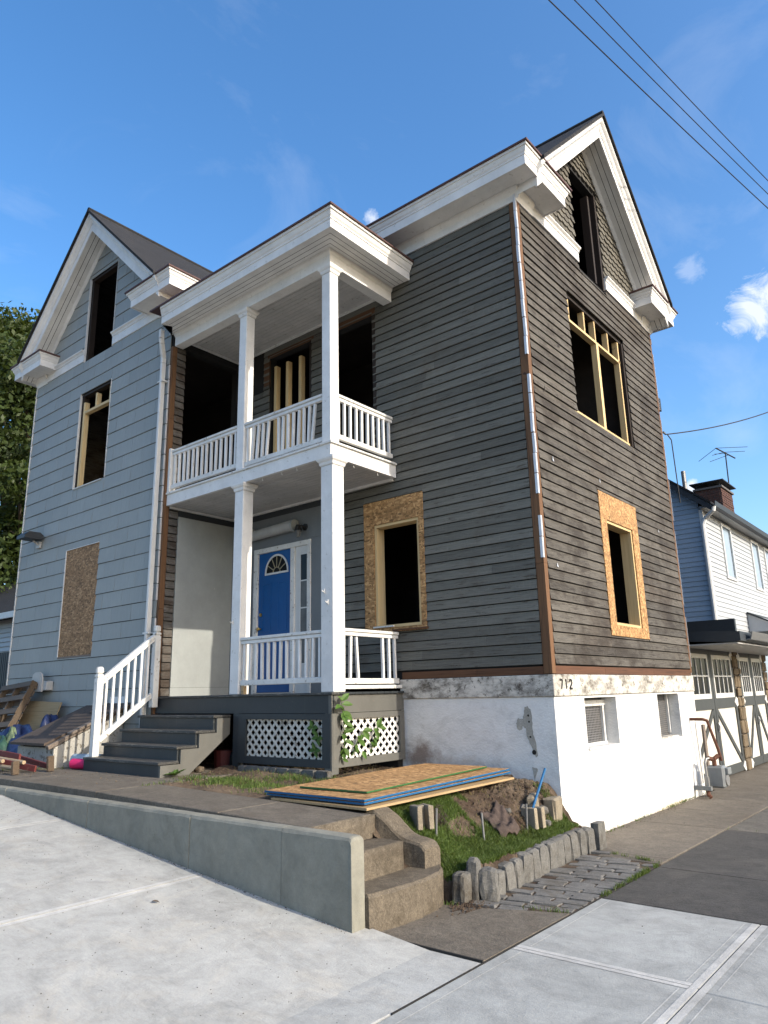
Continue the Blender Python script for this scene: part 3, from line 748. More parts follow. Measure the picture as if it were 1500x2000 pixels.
# gable friezes across the wall foot
FRZ = [(-.01, 6.615), (.024, 6.615), (.024, 6.775), (.035, 6.78), (.045, 6.81), (.075, 6.835), (.075, 6.855), (-.01, 6.87)]
for p in ([(0, .05), (0, 1.975)], [(0, 3.03), (0, W-.05)], [(XL+.05, YW), (-8.935, YW)], [(-7.87, YW), (XW-.05, YW)]): MB().sweep(FRZ, p).build('frieze', 'white', house)
# ---- rakes
RK = [(.445, -.005), (.445, -.075), (.425, -.10), (.40, -.125), (.385, -.165), (.37, -.185), (.37, -.205), (.358, -.21), (.358, -.37), (.33, -.37), (.33, -.345), (.0, -.345), (.0, -.005)]
def rake(fn, c, side, half, name='rake_board'):
    u0, u1 = c, c+side*(half+.0); mb = MB()
    n = len(RK); zf = lambda u: RIDGE-SL*abs(u-c)
    vs = [fn(u0, zf(u0)+dz, d) for d, dz in RK] + [fn(u1, zf(u1)+dz, d) for d, dz in RK]
    mb.add(vs, [tuple(range(n)), tuple(range(n, 2*n))] + [(i, (i+1) % n, n+(i+1) % n, n+i) for i in range(n)])
    o = mb.build(name, 'white', house)
    # groove between soffit boards, and a moulding against the wall
    g = MB()
    v = [fn(u, zf(u)+dz, d) for u in (u0, u1) for d, dz in ((.01, -.349), (.06, -.349), (.06, -.372), (.03, -.40), (.01, -.41))]
    g.add(v, [(0, 1, 2, 3, 4), (5, 6, 7, 8, 9)] + [(i, (i+1) % 5, 5+(i+1) % 5, 5+i) for i in range(5)]); g.build('rake_moulding', 'white', o)
    for d0 in (.15, .24):
        g = MB(); v = [fn(u, zf(u)+dz, d) for u in (u0, u1) for d, dz in ((d0, -.344), (d0+.009, -.344), (d0+.009, -.347), (d0, -.347))]
        g.add(v, [(0, 1, 2, 3), (4, 5, 6, 7)] + [(i, (i+1) % 4, 4+(i+1) % 4, 4+i) for i in range(4)]); g.build('soffit_joint', 'tar', o)
gf = lambda u, z, d: (d, u, z); lf = lambda u, z, d: (u, YW-d, z)
for s_ in (-1, 1): rake(gf, W/2, s_, 2.58); rake(lf, cx, s_, 2.53)
# ---- roofs
def roof(fn, c, half, d0, d1):
    for s_ in (-1, 1):
        mb = MB(); zf = lambda u: RIDGE-SL*abs(u-c); u1 = c+s_*half
        p = [(c, zf(c)+.06), (u1, zf(u1)+.06), (u1, zf(u1)), (c, zf(c))]
        mb.prism(p, lambda q, a: fn(q[0], q[1], a), d0, d1); mb.build('roof_slope', 'roof', house)
roof(gf, W/2, 2.57, -8.3, .485); roof(lf, cx, 2.53, -5.2, .485)
MB().tube([(.475, W/2, RIDGE+.05), (-8, W/2, RIDGE+.05)], .05, 8).build('ridge_cap', 'roof', house)
MB().tube([(cx, YW-.475, RIDGE+.05), (cx, 3.5, RIDGE+.05)], .05, 8).build('ridge_cap', 'roof', house)

# ================================================================ PORCH (part of the house)
PX, PY = -2.2, -1.39
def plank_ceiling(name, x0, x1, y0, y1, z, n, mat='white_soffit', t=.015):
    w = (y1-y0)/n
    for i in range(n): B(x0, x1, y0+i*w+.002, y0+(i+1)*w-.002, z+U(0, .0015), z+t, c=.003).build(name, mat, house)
# roof box
PC = [(.0, 6.14), (.345, 6.14), (.345, 6.13), (.365, 6.13), (.365, 6.255)] + crown(6.255, 6.40, .367, .435) + [(.0, 6.42)]
pc = MB().sweep(PC, [(XW-.02-.08, YW-.01), (XW-.08, PY), (PX, PY), (PX, -.03)]).build('porch_cornice', 'white', house)
MB().sweep([(.02, 6.425), (.436, 6.402), (.456, 6.398), (.456, 6.425), (.44, 6.436), (.02, 6.49)], [(XW-.09, PY), (PX, PY), (PX, -.03)]).build('flashing', 'copper_roof', pc)
mb = MB(); mb.add([(XW, PY, 6.43), (PX, PY, 6.43), (PX, -.005, 6.62), (XW, -.005, 6.62), (XW, PY, 6.40), (PX, PY, 6.40), (PX, -.005, 6.40), (XW, -.005, 6.40)],
                  [(0, 1, 2, 3), (7, 6, 5, 4), (0, 4, 5, 1), (1, 5, 6, 2), (2, 6, 7, 3), (3, 7, 4, 0)]); mb.build('porch_roof', 'copper_roof', house)
for i, o in enumerate((.09, .17, .25)): MB().sweep([(o, 6.1385), (o+.006, 6.1385), (o+.006, 6.141), (o, 6.141)], [(XW-.05, PY), (PX, PY), (PX, -.04)]).build('soffit_joint', 'tar', pc)
# frieze beam
MB().sweep([(.0, 5.905), (.0, 6.06), (.03, 6.10), (.035, 6.138), (-.16, 6.138), (-.16, 5.905)], [(XW+.02, PY), (PX, PY), (PX, -.03)]).build('porch_beam', 'white', house)
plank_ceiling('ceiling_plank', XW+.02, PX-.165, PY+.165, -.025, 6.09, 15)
B(XW+.02, PX-.165, -.045, -.024, 6.05, 6.088).build('ceiling_moulding', 'white', house); B(XW+.02, XW+.04, PY+.165, -.05, 6.05, 6.088).build('ceiling_moulding', 'white', house)
# upper deck
MB().sweep([(.0, 3.085), (.0, 3.265), (-.05, 3.265), (-.05, 3.085)], [(XW+.02, PY), (PX, PY), (PX, -.03)]).build('deck_fascia', 'white', house)
for i in range(10):
    y0 = PY-.025+i*.138; B(XW+.02, PX+.03, y0, y0+.135, 3.267+U(0, .003), 3.297, c=.003).build('deck_board', 'white_worn', house)
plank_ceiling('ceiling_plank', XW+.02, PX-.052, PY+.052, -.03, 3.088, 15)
B(XW+.02, PX-.055, -.06, -.024, 3.05, 3.086).build('ceiling_moulding', 'white', house); B(XW+.021, XW+.045, PY+.06, -.062, 3.05, 3.086).build('ceiling_moulding', 'white', house)
for x in (-3.6, -3.2, -2.9): MB().tube([(x, PY+.06, 3.085), (x, PY+.06, 3.06), (x+.012, PY+.06, 3.045), (x+.02, PY+.06, 3.055)], .004, 6).build('ceiling_hook', 'white', house)
for y in (-.9, -.4): MB().tube([(PX-.04, y, 3.085), (PX-.04, y, 3.06), (PX-.04, y+.012, 3.045)], .004, 6).build('ceiling_hook', 'white', house)
# columns
def column(x0, y0, w, z0, z1, base=.0):
    mb = MB(); mb.box(x0, x0+w, y0, y0+w, z0, z1-.115, c=.008)
    o = mb.build('column', 'white', house)
    m2 = MB(); xc, yc, h = x0+w/2, y0+w/2, w/2
    prof = [(h+.004, z1-.114), (h+.012, z1-.10), (h+.016, z1-.07), (h+.035, z1-.05), (h+.045, z1-.025), (h+.045, z1-.002)]
    for (a, za), (b, zb) in zip(prof, prof[1:]):
        m2.add([(xc-a, yc-a, za), (xc+a, yc-a, za), (xc+a, yc+a, za), (xc-a, yc+a, za), (xc-b, yc-b, zb), (xc+b, yc-b, zb), (xc+b, yc+b, zb), (xc-b, yc+b, zb)], [(0, 1, 5, 4), (1, 2, 6, 5), (2, 3, 7, 6), (3, 0, 4, 7)])
    a, za = prof[0]; b, zb = prof[-1]
    m2.add([(xc-a, yc-a, za), (xc+a, yc-a, za), (xc+a, yc+a, za), (xc-a, yc+a, za)], [(3, 2, 1, 0)]); m2.add([(xc-b, yc-b, zb), (xc+b, yc-b, zb), (xc+b, yc+b, zb), (xc-b, yc+b, zb)], [(0, 1, 2, 3)])
    m2.build('capital', 'white', o)
    return o
column(-2.365, PY+.005, .165, 3.30, 5.904); column(-4.14, PY+.005, .165, 3.30, 5.904)
c1 = column(-2.375, PY-.005, .215, .105, 3.084); c2 = column(-4.13, PY+.0, .19, .105, 3.084)
for o, x, z in ((c1, -2.31, 1.33), (c1, -2.25, 1.19), (c2, -4.09, 1.08)):
    MB().box(x-.012, x+.012, PY-.016, PY-.005, z-.03, z+.03, c=.003).tube([(x, PY-.016, z-.005), (x, PY-.04, z-.005), (x, PY-.05, z+.012)], .006, 6).tube([(x-.02, PY-.03, z), (x+.02, PY-.03, z+.006)], .005, 6).build('rope_cleat', 'white', o)
# railings
def railing(p, q, zb, zt, n, skip=(), tilt={}, name='railing', low=.07):
    p = Vector((*p, 0)); q = Vector((*q, 0)); L = (q-p).length; d = (q-p).normalized()
    P = lambda t, z: p+d*t+Vector((0, 0, z))
    o = MB().beam(P(0, zt-.02), P(L, zt-.02), .085, .04, c=.006).build(name, 'white_worn', house)
    MB().beam(P(0, zt-.066), P(L, zt-.066), .05, .046, c=.004).build('sub_rail', 'white', o)
    MB().beam(P(0, zb+.035), P(L, zb+.035), .055, .07, c=.006).build('bottom_rail', 'white_worn', o)
    for i in range(n):
        if i in skip: continue
        t = (i+.5)*L/n; a, dz, dx = tilt.get(i, (U(-.004, .004), 0, U(-.004, .004)))
        mb = MB(); mb.beam(P(t+dx-a, zb+.071+dz), P(t+dx+a, zt-.09+dz*.3), .036, .036, up=tuple(d), c=.003)
        mb.build('baluster', 'white', o)
    return o
ry = PY+.05
railing((XW+.08, ry), (-4.145, ry), 3.36, 4.02, 14)
B(XW+.022, XW+.078, ry-.06, ry+.06, 3.3, 4.05, c=.004).build('rail_post', 'white', house)
railing((-3.97, ry), (-2.37, ry), 3.33, 4.01, 15, (5, 14), {1: (.02, 0, 0), 2: (.02, 0, 0), 3: (.012, 0, 0), 4: (.022, 0, 0), 6: (-.004, -.01, .02), 7: (.006, -.035, 0), 8: (0, -.03, 0), 9: (.006, -.03, 0), 10: (.012, -.03, 0), 12: (.012, -.02, -.01), 13: (.03, -.02, -.03)})
railing((PX-.08, PY+.175), (PX-.08, -.02), 3.39, 4.03, 10)
railing((-3.935, ry), (-2.38, ry), .22, .86, 13)
railing((PX-.06, PY+.215), (PX-.06, -.03), .2, .885, 9, (3, 4, 5), {1: (.01, -.02, 0), 2: (-.018, -.03, 0)})
B(PX-.1, PX+.0, PY+.25, .0, .14, .185, c=.004).build('loose_rail', 'white_worn', house)
B(-3.9, -3.85, ry-.03, ry+.02, .106, .215).build('rail_block', 'ply_edge', house)
# lower deck
for i in range(10):
    y0 = PY-.03+i*.14; B(XW+.02, PX+.035, y0, y0+.137, .075+U(0, .002), .104, c=.003).build('deck_board', 'slate' if i else 'tread', house)
B(XW-.02, PX, PY, PY+.04, -.14, .073).build('deck_fascia', 'slate', house); B(PX-.04, PX+.003, PY+.042, -.002, -.14, .073).build('deck_fascia', 'grey_trim', house)
B(PX-.04, PX+.012, PY-.012, PY+.005, -.14, .0725).build('fascia_corner', 'grey_trim', house)
# skirt frames and lattice
def lattice(fn, u0, u1, z0, z1, mf, ml, post0, post1, w=.09):
    fr = MB()
    def fb(a, b, c, d, t=.03): slab(fr, [(a, c), (b, c), (b, d), (a, d)], fn, c, d, t, t, -.01)
    fb(u0, u1, z1-w*.75, z1); fb(u0, u1, z0, z0+w); fb(u0, u0+post0, z0+w, z1-w*.75); fb(u1-post1, u1, z0+w, z1-w*.75)
    o = fr.build('lattice_frame', mf, house)
    a0, a1, b0, b1 = u0+post0-.01, u1-post1+.01, z0+w-.01, z1-w*.75+.01; s = .122; hw = .017
    for lay, sg in ((0, 1), (1, -1)):
        k = -40
        while k < 60:
            c0 = (a0 + b0 if sg < 0 else a0-b0) + k*s
            # strip along u = c0 + sg*z (45 degrees)
            p = [(c0+sg*(b0-.3)-hw*1.41, b0-.3), (c0+sg*(b0-.3)+hw*1.41, b0-.3), (c0+sg*(b1+.3)+hw*1.41, b1+.3), (c0+sg*(b1+.3)-hw*1.41, b1+.3)]
            p = clip(clip(clip(clip(p, 1, 0, a1), -1, 0, -a0), 0, 1, b1), 0, -1, -b0)
            if len(p) > 2 and max(q[0] for q in p)-min(q[0] for q in p) > .03:
                mb = MB(); slab(mb, p, fn, 0, 1, .005, .005, -.022+lay*.0056); mb.build('lattice_slat', ml, o)
            k += 1
    return o
M['lattice_w'] = paint('white_lattice', (.72, .71, .67), (.33, .26, .2), .06, .6, .25)
M['lattice_d'] = paint('soiled_lattice', (.62, .58, .5), (.25, .21, .16), .1, .7, .3)
lattice(FRONT(PY), -3.9, PX-.004, -.76, -.145, 'slate', 'lattice_d', .16, .135)
lattice(SIDE(PX), PY+.002, -.02, -.76, -.145, 'grey_trim', 'lattice_w', .13, .09)
B(XW+.3, PX-.12, -1.2, -.1, -1.0, -.3).build('crawl_space', 'black', house) if False else None
B(-4.02, -3.903, PY+.001, PY+.05, -.85, -.141).build('skirt_post', 'slate', house)
B(PX-.1, PX+.015, PY-.015, PY-.0105, -.83, -.141).build('skirt_post', 'grey_trim', house)
B(PX+.0105, PX+.016, PY-.012, PY+.1, -.83, -.141).build('skirt_post', 'grey_trim', house)
B(-4.0, -2.24, -.1, -.003, -1.0, .07).build('porch_rear_foundation', 'tar', house); B(XW+.03, XW+.1, PY+.1, -.1, -1., .07).build('porch_side_foundation', 'tar', house)
B(XW+.06, PX-.06, PY+.06, -.12, .045, .072).build('joist_deck', 'interior', house)
# ---- entry: panels, door, sidelight, lights
B(XW+.022, -5.275, -.03, .0, .105, 2.95).build('entry_panel', 'panel2', house); B(-5.274, -3.926, -.03, .0, 2.453, 2.95).build('entry_panel', 'panel2', house)
B(-3.925, -3.42, -.03, .0, .105, 2.47).build('entry_panel', 'panel2', house); B(-3.925, -3.42, -.03, .0, 2.474, 2.95).build('entry_panel', 'panel2', house)
B(XW+.022, -3.4, -.018, .0, 2.952, 3.085).build('dark_header', 'charcoal', house); B(XW+.001, XW+.02, -1.16, -.035, 2.95, 3.085).build('dark_header', 'charcoal', house)
B(XW+.001, XW+.03, -1.155, -.032, .235, 2.945).build('side_panel', 'panel', house, label='tall blank light grey board on the porch side wall'); B(XW+.001, XW+.033, -1.16, -.034, .105, .232).build('side_panel_base', 'panel', house)
door = B(-5.17, -4.386, -.012, .03, .13, 2.37, c=.003).build('door', 'door_blue', house, label='blue front door with a half-round window')
for (x0, x1, z0, z1) in ((-5.07, -4.86, 1.08, 1.86), (-4.70, -4.49, 1.08, 1.86), (-5.07, -4.86, .3, .95), (-4.70, -4.49, .3, .95)):
    mb = MB()
    for q in ((x0, x1, z0, z0+.02), (x0, x1, z1-.02, z1), (x0, x0+.02, z0+.021, z1-.021), (x1-.02, x1, z0+.021, z1-.021)): mb.box(q[0], q[1], -.018, -.0125, q[2], q[3], c=.003)
    mb.build('door_panel', 'door_blue', door)
def fan():
    cxx, cz, r = -4.73, 2.0, .265
    mb = MB(); arc = [(cxx+r*math.cos(a), cz+.02+r*1.08*math.sin(a)) for a in [math.pi*i/16 for i in range(17)]]
    mb.prism(arc, lambda p, a: (p[0], a, p[1]), -.0165, -.0125); g = mb.build('fanlight', 'glassm', door)
    m2 = MB()
    for i in range(16): m2.beam((arc[i][0], -.02, arc[i][1]), (arc[i+1][0], -.02, arc[i+1][1]), .03, .012, up=(0, 1, 0))
    m2.beam((cxx-r-.015, -.02, cz+.01), (cxx+r+.015, -.02, cz+.01), .03, .012, up=(0, 1, 0))
    m2.build('fan_frame', 'trim_white', door)
    m3 = MB()
    for a in (30, 62, 90, 118, 150):
        ca, sa = math.cos(R(a)), math.sin(R(a)); m3.beam((cxx+.08*ca, -.0195, cz+.02+.08*sa), (cxx+r*ca, -.0195, cz+.02+r*1.06*sa), .014, .008, up=(0, 1, 0))
    for i in range(8):
        a, b = math.pi*i/8, math.pi*(i+1)/8; m3.beam((cxx+.085*math.cos(a), -.0195, cz+.02+.085*math.sin(a)), (cxx+.085*math.cos(b), -.0195, cz+.02+.085*math.sin(b)), .014, .008, up=(0, 1, 0))
    m3.build('fan_muntin', 'cream_muntin', door)
fan()
MB().tube([(-5.1, -.012, 1.13), (-5.1, -.05, 1.13)], .012, 8).ball((-5.1, -.07, 1.13), .03, .026, .03).build('door_knob', 'brass', door, smooth=True)
MB().tube([(-5.1, -.012, 1.36), (-5.1, -.03, 1.36)], .028, 12).build('deadbolt', 'brass', door)
fr = MB()
for q in ((-5.27, -3.93, 2.372, 2.452), (-5.27, -5.172, .105, 2.371), (-4.384, -4.29, .105, 2.371), (-4.005, -3.93, .105, 2.371)): fr.box(q[0], q[1], -.045, .03, q[2], q[3], c=.004)
fr.build('door_frame', 'white_worn', house)
sw = B(-4.289, -4.006, -.02, .02, .105, 2.371).build('sidelight', 'trim_white', house)
for k in range(4):
    z0 = .55+k*.425; B(-4.16, -4.02, -.026, -.021, z0, z0+.405).build('pane', 'glass_grey' if k < 3 else 'glassm', sw)
fr = MB()
for q in ((-4.18, -4.161, .5, 2.27), (-4.019, -4.007, .5, 2.27)): fr.box(q[0], q[1], -.032, -.0205, q[2], q[3])
for k in range(5): fr.box(-4.16, -4.02, -.032, -.0205, .53+k*.425, .549+k*.425)
fr.build('muntin', 'trim_white', sw)
B(-5.2, -4.35, -.06, -.031, .105, .128).build('threshold', 'metal', house)
# wall tube light and lantern over the door
t = MB(); t.tube([(-5.3, -.1, 2.68), (-4.24, -.1, 2.72)], .085, 14); tl = t.build('tube_light', 'plastic', house, smooth=False, label='white tube-shaped light fitting above the door')
for x in (-5.28, -4.26): MB().tube([(x, -.1, 2.7), (x+.045, -.1, 2.702)], .1, 14).build('end_cap', 'panel', tl)
B(-5.25, -4.3, -.06, -.031, 2.63, 2.77).build('back_plate', 'panel', tl)
lt = MB().tube([(-4.06, -.03, 2.66), (-4.06, -.045, 2.66)], .055, 12).tube([(-4.06, -.045, 2.66), (-4.07, -.1, 2.68), (-4.1, -.13, 2.66)], .014, 8).tube([(-4.12, -.13, 2.6), (-4.12, -.13, 2.69)], [.062, .035], 8).build('wall_lantern', 'lamp_black', house)
MB().tube([(-4.12, -.13, 2.5), (-4.12, -.13, 2.598)], [.035, .05], 6).build('lantern_glass', 'glass_grey', lt)
# ---- downspout
dx, dy = -6.02, YW-.075
d = MB()
d.beam((dx+.06, dy-.13, 6.12), (dx+.06, dy-.13, 6.0), .075, .06, (1, 0, 0), c=.008); ds = None
pts = [(dx+.11, dy-.13, 6.14), (dx+.11, dy-.13, 5.98), (dx+.085, dy-.1, 5.9), (dx+.0, dy, 5.70), (dx, dy, 5.6), (dx, dy, -.5)]
m = MB()
n = 12
for (p, q) in zip(pts, pts[1:]): m.beam(p, q, .08, .06, (1, 0, 0), c=.008)
ds = m.build('downspout', 'trim_white', house)
for z in (5.25, 1.05): B(dx-.075, dx+.075, YW-.118, YW-.018, z, z+.022).build('strap', 'trim_white', ds)
# ---- small fittings on the wing wall
t = MB().box(-10.13, -9.97, YW-.06, YW-.02, 2.98, 3.1, c=.004).tube([(-10.05, YW-.05, 3.05), (-10.05, YW-.16, 3.12)], .02, 8).build('light_bracket', 'plastic', house)
m = MB(); m.prism([(-.16, .0), (.2, .0), (.2, .06), (.12, .13), (-.1, .13), (-.16, .08)], lambda p, a: (a, YW-.2-p[0], 3.13+p[1]), -10.22, -9.88)
fl_ = m.build('flood_light', 'charcoal', t); 
hd = MB().prism([(-.17, 0), (.17, 0), (.17, .34), (.14, .46), (.07, .52), (-.07, .52), (-.14, .46), (-.17, .34)], lambda p, a: (-9.32+p[0]*1.15, a, .24+p[1]*.66), YW-.17, YW-.145).build('vent_hood', 'plastic', house, label='arched white plastic plate with a box behind it')
MB().prism([(-.13, .03), (.13, .03), (.13, .33), (.1, .43), (.0, .46), (-.1, .43), (-.13, .33)], lambda p, a: (-9.32+p[0]*1.15, a, .24+p[1]*.66), YW-.176, YW-.1705).build('hood_face', 'plastic', hd)
B(-9.42, -9.0, YW-.144, YW-.02, .26, .42, c=.01).build('hood_box', 'plastic', hd)
B(-7.05, -6.6, YW-.035, YW-.019, -.12, .12).build('patch_sheet', 'trim_white', house)
# white foundation under the wing
B(XL, XW, YW+.025, YW+.2, -1.6, -.2).build('wing_foundation', 'bulk_wall', house)
# rear-corner odds and ends
MB().tube([(.03, W+.02, 4.62), (.03, W+.1, 4.62)], .02, 8).build('wire_bracket', 'pipe_grey', house)
B(-.06, .03, W+.013, W+.09, 5.05, 5.3).build('cable_box', 'charcoal', house)

# torn scraps still nailed to the gable boards
for i, (y, z) in enumerate(((.42, 2.95), (.35, 3.9), (1.9, 2.98), (3.3, 3.3), (.3, 1.55), (.9, 4.75), (4.2, 2.6))):
    MB().prism([(0, 0), (.04*U(.5, 1.2), -.01), (.012, .06*U(.6, 1.2))], lambda p, a: (a, y+p[0], z+p[1]), .026, .03).build('nailed_scrap', 'flash' if i % 2 == 0 else 'dark_wood', house)
# ================================================================ WOODEN STEPS
steps = thing('wooden_steps', (-5, -1.9, -.85), 'grey painted wooden porch steps with a white handrail', 'steps')
TY = [-1.641, -1.916, -2.185, -2.443]; TZ = [-.155, -.338, -.512, -.682]
x0, x1 = -5.86, -4.12
for i in range(4):
    yb = (PY-.002) if i == 0 else TY[i-1]-.005
    B(x0-.03, x1+.03, TY[i]-.025, yb+.02 if i == 0 else yb+.02, TZ[i]-.035, TZ[i], c=.005).build('tread', 'tread', steps)
    zb = (TZ[i+1]) if i < 3 else -.86
    B(x0, x1, TY[i]+.0, TY[i]+.022, zb-.02, TZ[i]-.0355).build('riser', 'slate', steps)
for x, nm in ((x1-.001, 's'), (x0-.041, 's')):
    pl = [(TY[3], -.86), (TY[3], TZ[3]-.04), (TY[2]+.03, TZ[3]-.04), (TY[2]+.03, TZ[2]-.04), (TY[1]+.03, TZ[2]-.04), (TY[1]+.03, TZ[1]-.04), (TY[0]+.03, TZ[1]-.04), (TY[0]+.03, TZ[0]-.04), (PY-.004, TZ[0]-.04), (PY-.004, -.40), (-2.02, -.86)]
    MB().prism(pl, lambda p, a: (a, p[0], p[1]), x, x+.04).build('stringer', 'grey_trim' if x > -5 else 'slate', steps)
# handrail at the left side
nx = x0+.06
def newel(y, z0, z1, w=.095):
    m = MB().box(nx-w/2, nx+w/2, y-w/2, y+w/2, z0, z1-.16, c=.005).box(nx-w/2+.012, nx+w/2-.012, y-w/2+.012, y+w/2-.012, z1-.161, z1-.14).box(nx-w/2, nx+w/2, y-w/2, y+w/2, z1-.14, z1-.11, c=.005)
    m.box(nx-w/2+.012, nx+w/2-.012, y-w/2+.012, y+w/2-.012, z1-.11, z1-.1).box(nx-w/2, nx+w/2, y-w/2, y+w/2, z1-.1, z1, c=.022)
    m.build('newel_post', 'white_worn', steps)
newel(-2.36, TZ[3]+.001, .53); newel(-1.47, -.05, 1.16)
pa, pb = Vector((nx, -2.31, .36)), Vector((nx, -1.515, 1.0))
hr = MB().beam(pa, pb, .075, .05, c=.006).build('handrail', 'white_worn', steps)
MB().beam(pa-Vector((0, 0, .05)), pb-Vector((0, 0, .05)), .05, .04, c=.004).build('sub_rail', 'white', hr)
pc_, pd_ = Vector((nx, -2.31, -.47)), Vector((nx, -1.515, .13))
MB().beam(pc_, pd_, .055, .075, c=.006).build('bottom_rail', 'white_worn', hr)
for i in range(7):
    t = (i+.6)/7.4; a = pc_.lerp(pd_, t)+Vector((0, 0, .03)); b = pa.lerp(pb, t)-Vector((0, 0, .07)); MB().beam(a, b, .034, .034, (0, 1, 0), c=.003).build('baluster', 'white', hr)

# ================================================================ GROUND
def apron_z(x): return -1.6+.095*max(0., .7-x)
struct(MB().box(-400, 400, -400, 400, -2.6, -2.4), 'ground', 'soil_light')
def slab_sheet(x0, x1, y0, y1, zf, t=.14, c=.006, xs=None, ys=1):
    """one paving slab: top follows zf(x,y), edges eased"""
    X = xs or [x0, x0+c, (x0+x1)/2, x1-c, x1]; Y = [y0, y0+c, (y0+y1)/2, y1-c, y1]
    mb = MB(); nx_, ny_ = len(X), len(Y); vs = []
    for j, y in enumerate(Y):
        for i, x in enumerate(X):
            e = (i in (0, nx_-1)) or (j in (0, ny_-1)); vs.append((x, y, zf(x, y)-(c*.8 if e else 0)))
    fs = [(j*nx_+i, j*nx_+i+1, (j+1)*nx_+i+1, (j+1)*nx_+i) for j in range(ny_-1) for i in range(nx_-1)]
    per = [i for i in range(nx_)] + [j*nx_+nx_-1 for j in range(1, ny_)] + [(ny_-1)*nx_+i for i in range(nx_-2, -1, -1)] + [j*nx_ for j in range(ny_-2, 0, -1)]
    b = len(vs); vs += [(vs[i][0], vs[i][1], vs[i][2]-t) for i in per]; n = len(per)
    fs += [(per[k], b+k, b+(k+1) % n, per[(k+1) % n]) for k in range(n)]
    return mb.add(vs, fs)
def margin(p, q, w, zf, dz=.0022):
    mb = MB(); x0, x1, y0, y1 = p[0], q[0], p[1], q[1]
    N_ = 6; vs = []
    for i in range(N_+1):
        t = i/N_
        if abs(x1-x0) > abs(y1-y0): x = x0+(x1-x0)*t; ps = ((x, y0-w/2), (x, y0+w/2))
        else: y = y0+(y1-y0)*t; ps = ((x0-w/2, y), (x0+w/2, y))
        vs += [(a, b, zf(a, b)+dz) for a, b in ps]
    return mb.add(vs, [(2*i, 2*i+1, 2*i+3, 2*i+2) for i in range(N_)])
# new concrete lot rising to the left
lot = struct(MB().add([(-16, -16, apron_z(-16)-.16), (.7, -16, -1.76), (1.11, -16, -1.76), (1.11, -3.48, -1.76), (.7, -3.48, -1.76), (-16, -3.48, apron_z(-16)-.16)], [(0, 1, 4, 5), (1, 2, 3, 4)]), 'concrete_lot', 'joint')
az = lambda x, y: apron_z(x)
xe = [-13.4, -11.1, -8.75, -6.4, -4.0, -1.55, 1.115]
for a, b in zip(xe, xe[1:]):
    xs = [a+.006, a+.014, (a+b)/2, b-.014, b-.006] if b < 1 else [a+.006, a+.014, -.4, .7, b-.012, b-.004]
    slab_sheet(a, b, -14, -3.5 if b < 1 else -3.475, az, .14, .006, xs).build('slab', 'conc_new', lot)
    if b < 1:
        for s_ in (-.032, .032): margin((b+s_, -14), (b+s_, -3.7), .045, az).build('tooled_margin', 'conc_margin', lot)
# pale new sidewalk in front
zs = lambda x, y: -1.598
walk = struct(MB().box(1.12, 6.6, -14, -1.655, -1.8, -1.74), 'new_sidewalk', 'joint')
for (a, b, c, d) in ((1.125, 2.325, -3.09, -1.665), (1.125, 2.325, -4.62, -3.1), (1.125, 2.325, -7.6, -4.63), (2.335, 6.5, -3.13, -1.665), (2.335, 6.5, -4.62, -3.14), (2.335, 6.5, -9.5, -4.63), (1.125, 2.325, -12, -7.61)):
    slab_sheet(a, b, c, d, zs, .14, .006).build('slab', 'conc_walk', walk)
    for (p, q) in (((a+.09, c+.06), (a+.09, d-.06)), ((b-.09, c+.06), (b-.09, d-.06))): margin(p, q, .008, zs).build('tooled_line', 'conc_margin', walk)
for (p, q) in (((2.30, -9), (2.30, -1.68)), ((2.36, -9), (2.36, -1.68)), ((1.14, -3.07), (2.28, -3.07)), ((1.14, -3.12), (2.28, -3.12))): margin(p, q, .045, zs, .0026).build('tooled_margin', 'conc_margin', walk)
struct(MB().box(6.6, 20, -14, 30, -1.9, -1.74), 'road', 'conc_dark')
# old dark sidewalk going back along the side street
zo = lambda x, y: -1.598-.006*max(0, y)
dark = struct(MB().box(1.12, 6.6, -1.65, 26, -1.95, -1.84), 'old_sidewalk', 'joint')
ye = [-1.652, -.34, 2.0, 3.7, 6.0, 8.5, 11, 14, 18, 24]
for a, b in zip(ye, ye[1:]):
    for c, d in ((1.13, 2.9), (2.91, 6.5)): slab_sheet(c, d, a+.006, b-.006, zo, .14, .007).build('slab', 'conc_dark' if a < 1.9 else 'conc_mid', dark)
inner = struct(MB().box(-.6, 1.115, .05, 26, -1.95, -1.84), 'side_pavement', 'joint')
ye = [.02, 2.03, 3.35, 4.6, 5.7, 7.4, 9.2, 12, 16, 24]
for a, b in zip(ye, ye[1:]): slab_sheet(-.02 if a < 5 else -.5, 1.112, a+.004, b-.004, lambda x, y: zo(x, y)+.004, .14, .006).build('slab', 'conc_old', inner)
slab_sheet(.46, 1.112, -.22, .016, lambda x, y: -1.594, .14, .006).build('slab', 'conc_old', inner)
# old brown concrete between the steps and the new work
op = MB(); poly = [(.16, -3.455), (1.108, -3.46), (1.112, -2.22), (.75, -2.36), (.32, -2.56), (-.05, -2.6), (-.05, -3.455)]
op.prism(poly, lambda p, a: (p[0], p[1], a), -1.75, -1.592)
struct(op, 'old_concrete_patch', 'conc_old')
struct(MB().box(.1, 1.11, -3.472, -3.458, -1.7, -1.588).box(1.113, 1.124, -4.4, -.3, -1.7, -1.596), 'expansion_joint', 'joint')
